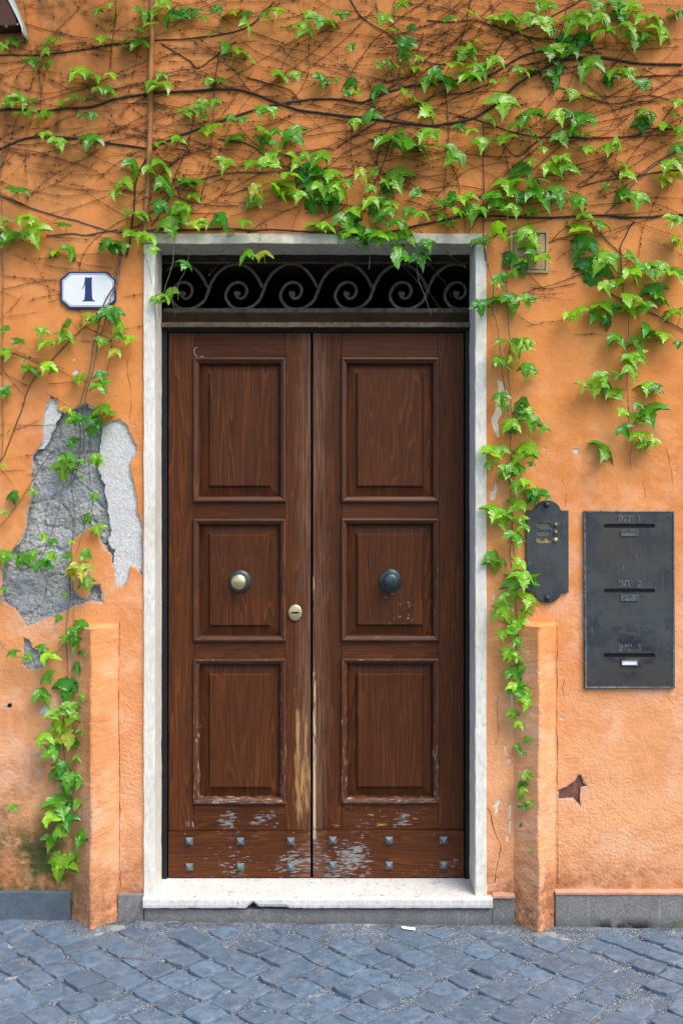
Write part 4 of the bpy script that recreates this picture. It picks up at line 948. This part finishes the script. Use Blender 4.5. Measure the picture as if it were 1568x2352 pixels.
# woody stems: tile, radius in mm at the start and the end, hang (distance from the wall, mm), points
SV = [(1, 5, 5, 6, "-60 515;60 500;200 510;300 502;420 495;520 460;650 440;760 425;900 420;1050 410;1150 430;1280 475;1380 510;1568 530;1718 545;1868 570;2018 575;2168 540;2258 490;2328 430;2398 370;2528 300;2628 270;2768 265;2918 290;3130 300"),
      (1, 4, 4, 6, "-40 705;80 650;180 630;300 635;480 655;690 680;750 655;900 600;1000 560;1150 515;1280 478;1400 465;1568 455;1668 470;1768 430;1868 400;1988 380;2118 370;2250 345;2330 300;2420 250;2520 225"),
      (1, 4.5, 4, 8, "600 1070;735 1062;900 1055;1050 1050;1200 1060;1430 1070;1600 1085;1720 1080;1868 1050;2018 1015;2118 1000;2268 995;2418 1000;2568 1000;2768 990;2908 1000;3048 990;3140 985"),
      (1, 3, 2.5, 6, "-20 880;100 935;250 990;350 1015;500 1060;600 1062"), (1, 3, 2.5, 6, "220 1085;320 1072;400 1080;540 1055"),
      (1, 2.5, 2.5, 6, "-20 255;120 255;280 245;420 225;520 205;680 185;830 180;1010 160;1150 115;1200 60;1260 10"),
      (1, 2.2, 2, 6, "740 200;860 270;905 315;960 280;1010 245;1080 190"), (1, 3, 2, 6, "830 880;950 820;1070 795;1180 790;1290 785;1350 770"),
      (1, 2.5, 3.5, 9, "710 660;690 690;650 770;625 860;620 960;600 1080;580 1180"), (1, 2, 2, 9, "880 640;850 700;800 830;770 930;700 1040"),
      (1, 2.2, 2, 6, "1000 640;1130 660;1210 710;1260 760"), (1, 2, 1.6, 6, "1130 360;1250 390;1340 420;1380 480"),
      (1, 1.6, 1.6, 12, "10 480;25 560;20 700;10 800;8 960;5 1100;15 1300;12 1500;14 1800;20 2000;10 2120"),
      (2, 2.2, 2, 7, "40 -10;100 80;200 150;300 230;400 285;480 300"), (2, 2.6, 2.2, 6, "520 535;620 550;760 600;900 630;1050 630;1200 630;1350 620;1420 590;1560 600"),
      (2, 3, 3.5, 6, "1200 985;1300 890;1380 800;1450 740;1580 670"), (2, 2.2, 2, 6, "390 95;500 100;620 95;760 140;900 180;1040 175"),
      (2, 2, 1.8, 6, "1080 860;1200 830;1300 820;1440 790;1570 780"), (2, 2, 1.6, 6, "730 640;800 720;900 650;1000 560"), (2, 2.5, 2, 6, "-20 680;60 620;200 540;330 490;420 440;520 390"),
      (2, 1.8, 1.6, 10, "660 560;655 700;650 850;648 1000;650 1120;655 1200"), (2, 2.2, 2, 7, "700 250;760 170;880 120;1000 60;1120 -10"), (2, 2, 2, 6, "1190 320;1320 350;1440 350;1570 345"),
      (2, 1.6, 1.5, 6, "950 380;1100 440;1260 480;1400 440;1570 480"), (2, 2.2, 1.8, 6, "180 870;160 760;190 640;260 520"), (2, 2, 1.6, 6, "60 1000;180 780;230 640"),
      (4, 3, 3, 9, "1090 150;1130 200;1170 270;1280 345;1400 400;1500 450;1600 500"), (4, 2, 1.4, 22, "1290 280;1300 380;1310 500;1295 700;1305 800;1315 900;1325 1000;1318 1070;1322 1105"), (4, 2, 1.6, 8, "880 100;1000 65;1150 20;1180 -20"),
      (4, 1.8, 1.8, 8, "1140 -10;1180 40;1280 130;1330 170"), (4, 2.2, 2, 10, "1340 -20;1300 60;1280 130;1290 280"),
      (4, 2, 2.2, 20, "650 110;660 190;685 280;690 400;720 500;735 680;760 850;765 1000;770 1110"), (4, 2, 2, 20, "750 120;755 350;770 560;765 680;775 880;765 1010;770 1110"),
      (6, 2.2, 2, 20, "770 60;780 250;775 400;770 480;790 640;800 800;795 900;815 980;830 1090;815 1180;830 1330;835 1470;850 1630;865 1810;890 1860"), (6, 1.4, 1.4, 24, "760 60;790 200;770 330;790 500;780 640"),
      (3, 3, 2.4, 18, "590 80;540 200;535 270;480 380;440 550;400 730;370 870;380 1040;350 1148;330 1180"), (3, 2.4, 2, 22, "560 90;545 250;500 390;460 560;420 700;390 880;400 1040;395 1100"),
      (3, 2, 1.8, 10, "530 300;410 450;300 560;200 670;130 770;80 900;20 1060;-30 1120"), (3, 1.4, 1.2, 14, "500 430;520 560;490 680;470 760"),
      (5, 2.4, 2, 18, "385 -10;330 120;350 300;335 500;325 650;310 800;315 1050;310 1130;300 1330;310 1530;300 1730;268 1900"), (5, 2, 1.6, 14, "240 0;150 150;50 300;-20 370"), (5, 1.8, 1.4, 16, "300 150;270 280;230 420;160 530;80 545;-10 490"),
      (5, 1.4, 1.2, 18, "400 0;420 150;430 250;400 340;360 470"), (5, 1.3, 1.2, 14, "-10 860;50 930;150 955;270 920;310 870"), (5, 1.3, 1.2, 22, "420 620;350 520;345 780;380 960;365 1100;380 1250;370 1420"),
      (3, 1.8, 1.3, 32, "800 -20;803 80;800 190;772 280;748 345;735 380;738 430"), (3, 1.0, .7, 32, "752 345;775 345;800 370;812 428"), (3, 1.0, .8, 32, "878 115;862 210;828 280;825 355"), (3, .9, .7, 28, "700 40;715 120;730 160;742 230;740 275"),
      (3, 1.1, .8, 30, "1205 -10;1200 50;1192 110"), (4, 1.0, .8, 32, "345 180;350 260;380 340;410 420"), (3, 1.0, .8, 16, "640 120;680 180;705 280"), (4, 1.0, .8, 20, "120 90;128 150;122 210")]

def leaf_mesh(i):
    r = random.Random(900 + i)
    base = [(.015, .0), (.07, .12), (.19, .19), (.25, .11), (.40, .12), (.43, .03), (.57, -.01), (.59, -.12), (.72, -.20), (.86, -.47), (.62, -.36), (.55, -.44), (.42, -.34), (.27, -.35), (.34, -.50), (.28, -.57), (.35, -.68), (.22, -.75), (.22, -.88), (.10, -.96), (0, -1.26)]
    n = len(base); jit = [(r.uniform(-.03, .03), r.uniform(-.03, .03)) for _ in base]; jit2 = [(r.uniform(-.03, .03), r.uniform(-.03, .03)) for _ in base]
    fold, droop, side, lob = r.uniform(-.08, .25), r.uniform(.12, .62), r.uniform(.10, .55), r.uniform(.02, .05)
    tw = r.uniform(-.25, .25)
    def zz(x, y):
        a = math.atan2(abs(x), -y + .05); rad = math.hypot(x, y)
        crease = -abs(math.cos(a * 2.9)) * lob * min(1, rad * 2.2)
        return fold * abs(x) - side * x * x - droop * max(0, -y - .12) ** 2 * .75 + crease * 1.6 + tw * x * y + .05 * math.sin(9 * x + i) * rad
    vs, fs, ve = [], [], []
    mb = MB()
    for sgn, jt in ((1, jit), (-1, jit2)):
        k = len(vs)
        for q, (x, y) in enumerate(base):
            jx, jy = (jt[q] if 0 < q < n - 1 else (0, 0)); x2, y2 = max(0, x + jx) * sgn, y + jy
            ry = -1.26 * (q / (n - 1)) ** 1.25
            for t in (0, .5, 1):
                px, py = x2 * t, ry + (y2 - ry) * t
                vs.append((px * .78, py * .78, zz(px, py) * .78)); a = math.atan2(abs(px), -py + .05)
                ve.append(1.0 if t == 0 else max(0, abs(math.cos(a * 2.9)) ** 6 * (1 - .4 * t)))
        for q in range(n - 1):
            for t in (0, 1):
                a, b, c_, d = k + q * 3 + t, k + q * 3 + t + 1, k + q * 3 + 4 + t, k + q * 3 + 3 + t
                fs.append((a, d, c_, b) if sgn > 0 else (a, b, c_, d))
    # stalk
    st = [Vector((0, 0, 0)), Vector((.02, .04, -.16)), Vector((.03, .02, -.40)), Vector((.01, -.04, -.68))]
    m2 = MB().tube(st, [.014, .016, .018, .022], 4)
    k = len(vs); vs += m2.v; fs += [tuple(q + k for q in f) for f in m2.f]; ve += [1.0] * len(m2.v)
    me = bpy.data.meshes.new('leaf'); me.from_pydata(vs, [], fs); me.update()
    me.polygons.foreach_set('use_smooth', [True] * len(me.polygons))
    at = me.attributes.new('vein', 'FLOAT', 'POINT'); at.data.foreach_set('value', ve)
    me.materials.append(LEAFM); return me
LM = [leaf_mesh(i) for i in range(14)]

CR = {'tl': thing('creeper', 'leafy creeper with long grey stems on the wall over the number plate', 'creeper', (X(560), 0, Z(530))),
      'tr': thing('creeper', 'dense bright green creeper covering the wall over the lintel and cover plate', 'creeper', (X(1180), 0, Z(520))),
      'dr': thing('creeper', 'creeper strand hanging between the stone jamb and the intercom panel', 'creeper', (X(1170), 0, Z(620))),
      'fr': thing('creeper', 'creeper strand dangling on bare plaster over the mailbox panel', 'creeper', (X(1430), 0, Z(680))),
      'le': thing('creeper', 'creeper strand trailing from the number plate past the peeled grey patch', 'creeper', (X(190), 0, Z(720)))}
def owner(u, v):
    if v > 600 and 1085 < u < 1275: return 'dr'
    if v > 560 and u >= 1275: return 'fr'
    if v > 690 and u < 330: return 'le'
    return 'tl' if u < 784 else 'tr'
rl = random.Random(42)
for t, txt in LV.items():
    u0, v0 = TILES[t]
    for e in txt.split(';'):
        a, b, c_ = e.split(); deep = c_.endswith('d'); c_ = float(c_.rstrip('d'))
        u, v = u0 + float(a) / 2, v0 + float(b) / 2
        size = c_ / 2 / PXM * rl.uniform(.92, 1.10)
        off = rl.uniform(.015, .03) if deep else rl.uniform(.030, .085)
        if 357 < u < 1090 and v > 575: off = rl.uniform(.03, .05)
        own = owner(u, v); par = CR[own]
        el = math.radians(rl.uniform(20, 66)); az = math.radians(rl.gauss(6, 26))
        if deep: el = math.radians(rl.uniform(0, 25))
        nrm = Vector((math.sin(az) * math.cos(el), -math.cos(az) * math.cos(el), math.sin(el)))
        roll = rl.gauss(0, .5)
        down = Vector((math.sin(roll), 0, -math.cos(roll))); tip = (down - nrm * down.dot(nrm)).normalized()
        yl = -tip; xl = yl.cross(nrm).normalized()
        c0 = P(u, v, -off) - tip * size * .36
        M_ = Matrix((xl, yl, nrm)).transposed().to_4x4()
        M_.translation = c0 - Vector(par.location)
        o = bpy.data.objects.new('leaf', rl.choice(LM)); COL.objects.link(o); o.parent = par
        o.matrix_basis = M_ @ Matrix.Diagonal((size * rl.uniform(.94, 1.1), size, size, 1))
        young = rl.random() ** 1.3; br = rl.uniform(.85, 1.15)
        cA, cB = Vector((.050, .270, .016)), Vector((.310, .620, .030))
        col = (cA.lerp(cB, young if not deep else .0)) * br  # leaves in shade near the wall have that darkness put into their green
        if rl.random() < .025: col = Vector((.33, .40, .03)) * br
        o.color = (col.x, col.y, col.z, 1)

rt = random.Random(77)
tend = {k: MB() for k in CR}
def tendril(mb, p0, ang, length, r0, wig=.5, y0=-.003):
    n = max(5, int(length / .022)); p = Vector(p0); pts = []; a = ang; dr_ = rt.gauss(0, .05)
    for i in range(n + 1):
        pts.append(Vector((p.x, y0 - .002 - .004 * abs(mn.noise(Vector((p.x * 9, p.z * 9, ang)))), p.z)))
        a += rt.gauss(0, .13) * wig + dr_ * wig
        p += Vector((math.cos(a), 0, math.sin(a))) * length / n
    mb.tube(pts, [r0 * (1 - .5 * i / n) for i in range(n + 1)], 4, False)
    return pts
def spurs(mb, pts, r0, every=2, prob=.6):
    for i in range(1, len(pts) - 1, every):
        if rt.random() > prob: continue
        for _ in range(rt.choice((1, 1, 2, 3))):
            a = rt.uniform(0, 6.28); l = rt.uniform(.006, .020); p = pts[i]
            q = p + Vector((math.cos(a) * l, rt.uniform(-.004, .002), math.sin(a) * l)); e = (p + q) / 2 + Vector((rt.uniform(-.003, .003), 0, rt.uniform(-.003, .003)))
            mb.tube([p, e, q], [r0 * .7, r0 * .55, r0 * .45], 3, False)
        if rt.random() < .35:
            p = pts[i]; r = rt.uniform(.002, .0042); mb.tube([p + Vector((-r, 0, 0)), p, p + Vector((r, 0, r * .5))], [r * .4, r, r * .4], 5)

for t, ra, rb, hang, txt in SV:
    u0, v0 = TILES[t]; pts = [tuple(map(float, q.split())) for q in txt.split(';')]
    uv = [(u0 + a / 2, v0 + b / 2) for a, b in pts]; mid = uv[len(uv) // 2]
    k = owner(*mid); par = CR[k]
    cur = catmull([P(u, v, 0) for u, v in uv], 7); n = len(cur); out = []
    h0 = hang / 1000
    for i, p in enumerate(cur):
        f = i / max(1, n - 1); r = (ra + (rb - ra) * f) / 1000
        q = Vector((p.x * 7, p.z * 7, t * 3.3))
        d = mn.noise_vector(q) * .010 + mn.noise_vector(q * 4) * .0035
        y_ = -max(r * .9, h0 * (.55 + .45 * mn.noise(q * .6))) if hang < 13 else -max(r, h0 * min(1, .15 + 4 * min(f, 1.1 - f)))
        inside = JIL < p.x < JIR and p.z < LZ1 + .01
        if inside: y_ = -max(h0, .018)
        elif JX0 - .01 < p.x < JX1 + .01 and p.z < LZ1 + .015: y_ = min(y_, -.013 - r)
        out.append(Vector((p.x + d.x * (.4 if inside else 1), y_, p.z + d.z * .6)))
    rr = [(ra + (rb - ra) * i / (n - 1)) / 1000 * (1 + .25 * mn.noise(Vector((i * .9, t, ra)))) for i in range(n)]
    MB().tube(out, rr, 7).build('stem', BARKG if hang >= 12 or ra in (3, 2.4) else BARK, par, True)
    spurs(tend[k], out, .0012, 3, .45 if hang < 13 else .2)
    if hang < 13 and n > 14:        # thin runners that leave the stem
        for _ in range(n // 9):
            p = rt.choice(out); g = rt.choice((0, math.pi)) + rt.gauss(0, .55)
            tp = tendril(tend[k], (p.x, 0, p.z), g, rt.uniform(.12, .5), rt.uniform(.0009, .0017)); spurs(tend[k], tp, .0009, 1, .5)

# the web of old dry runners on the upper wall
def scatter(nr, ua, ub, va, vb, lmin, lmax, key=None, vert=.17):
    for _ in range(nr):
        u, v = rt.uniform(ua, ub), rt.uniform(va, vb)
        if 320 < u < 1125 and v > 525: continue
        g = rt.choice((0, math.pi)) + (rt.gauss(0, .28) if rt.random() > vert else rt.uniform(-1.6, 1.6))
        k = key or owner(u, v); n0 = len(tend[k].v)
        q = tendril(tend[k], P(u, v), g, rt.uniform(lmin, lmax), rt.choice((.0006, .0008, .001, .0013, .0018)))
        spurs(tend[k], q, .0009, 1, .55)
scatter(300, -40, 1600, -40, 330, .15, .75); scatter(150, -40, 1600, 300, 520, .12, .6)
scatter(26, -20, 290, 540, 900, .08, .4); scatter(12, 1140, 1500, 540, 700, .08, .3); scatter(8, 1150, 1330, 640, 780, .05, .25)
scatter(7, 0, 200, 880, 1100, .06, .2)
for k, mb in tend.items():
    if mb.v:
        # keep runners off the door opening
        o = mb.build('dry_runners', TENDRIL, CR[k]); o['kind'] = 'stuff'

# ================================================================ litter and weeds at the foot of the wall
def GZ(x_, h=.004): return ground(x_) + h
rw = random.Random(9)
for k in range(22):
    if k < 13: x_, y_ = rw.uniform(-.75, 1.4), rw.uniform(-.085, -.03)
    else: x_, y_ = rw.uniform(-1.3, 1.4), rw.uniform(-.8, -.12)
    a = rw.gauss(0, .5); L = rw.uniform(.03, .13); pts = []
    for i in range(7):
        pts.append((x_ + math.cos(a) * L * i / 6, min(-.024, y_ + math.sin(a) * L * i / 6 + .004 * math.sin(i * 1.3 + k)), GZ(x_, .0105 + (.003 if y_ > -.1 else .003))))
    o = MB().tube(pts, [.0012 + .0004 * math.sin(i) for i in range(7)], 5).build('twig', TWIGM)
    tag(o, *(('dry reddish twig lying along the foot of the plinth', 'twig', 'dry twigs along the plinth') if k < 13 else ('dry reddish twig lying out on the cobbles away from the wall', 'twig', 'dry twigs on the cobbles')))
def weed(u, v, yy, s, seed, label):
    r = random.Random(seed); x_ = X(u, yy); root = thing('weed', label, 'weed', (x_, yy, GZ(x_)))
    for k in range(9):
        a, h = r.uniform(0, 6.28), r.uniform(.3, 1) * s; e = Vector((x_ + math.cos(a) * s * .45, yy + math.sin(a) * s * .3 - .01, GZ(x_) + h))
        b_ = Vector((x_, yy, GZ(x_, .0))); MB().tube([b_, (b_ + e) / 2 + Vector((0, 0, s * .1)), e], .0008, 4).build('stalk', WEEDM, root)
        w_ = s * r.uniform(.16, .3); d = Vector((math.cos(a), -.5, .5)).normalized() * w_ * 1.4; sd_ = Vector((-math.sin(a), .1, .5)).normalized() * w_ * .6
        MB().add([e, e + d * .5 + sd_, e + d, e + d * .5 - sd_, e + d * .5 + Vector((0, -w_ * .15, w_ * .2))], [(0, 3, 4), (3, 2, 4), (2, 1, 4), (1, 0, 4)]).build('leaf', WEEDM, root)
weed(309, 2108, -.03, .022, 1, 'tiny green weed sprouting at the plinth near the jamb'); weed(1537, 2124, -.04, .040, 2, 'small bright weed growing by the plinth under the mailbox panel')
px_ = X(937, -.06); q = MB().add([(px_ - .03, -.055, GZ(px_, .017)), (px_ - .022, -.07, GZ(px_, .013)), (px_ + .026, -.086, GZ(px_, .012)), (px_ + .030, -.076, GZ(px_, .019)), (px_ - .03, -.055, GZ(px_, .0155)), (px_ - .022, -.07, GZ(px_, .0115)), (px_ + .026, -.086, GZ(px_, .0105)), (px_ + .030, -.076, GZ(px_, .0175))], [(0, 1, 2, 3), (7, 6, 5, 4), (0, 4, 5, 1), (1, 5, 6, 2), (2, 6, 7, 3), (3, 7, 4, 0)])
tag(q.build('paper_scrap', CARD), 'small white scrap of paper on the cobbles by the step', 'litter')
# pale mortar packed round the foot of each guard post
for i, (xc, yc, sc) in enumerate(((.885, -.10, .065), (-.90, -.085, .06))):
    mb = MB(); n = 16; vs = [(xc, yc, GZ(xc, .016))]
    for rr, h in ((.6, .014), (1.0, -.01)):
        for k in range(n):
            a = 2 * math.pi * k / n; q = 1 + .35 * mn.noise(Vector((math.cos(a) * 2, math.sin(a) * 2, i * 5 + rr)))
            vs.append((xc + math.cos(a) * sc * rr * q, yc + math.sin(a) * sc * .42 * rr * q, GZ(xc, h)))
    fs = [(0, 1 + k, 1 + (k + 1) % n) for k in range(n)] + [(1 + k, 1 + n + k, 1 + n + (k + 1) % n, 1 + (k + 1) % n) for k in range(n)]
    o = mb.add(vs, fs).build('mortar_patch', mat_stone('pale_mortar', (.30, .31, .28), (.17, .19, .19), 20, (.5, .5, .45), .5, .95, 1.0) if i == 0 else bpy.data.materials['pale_mortar'], pave, True)
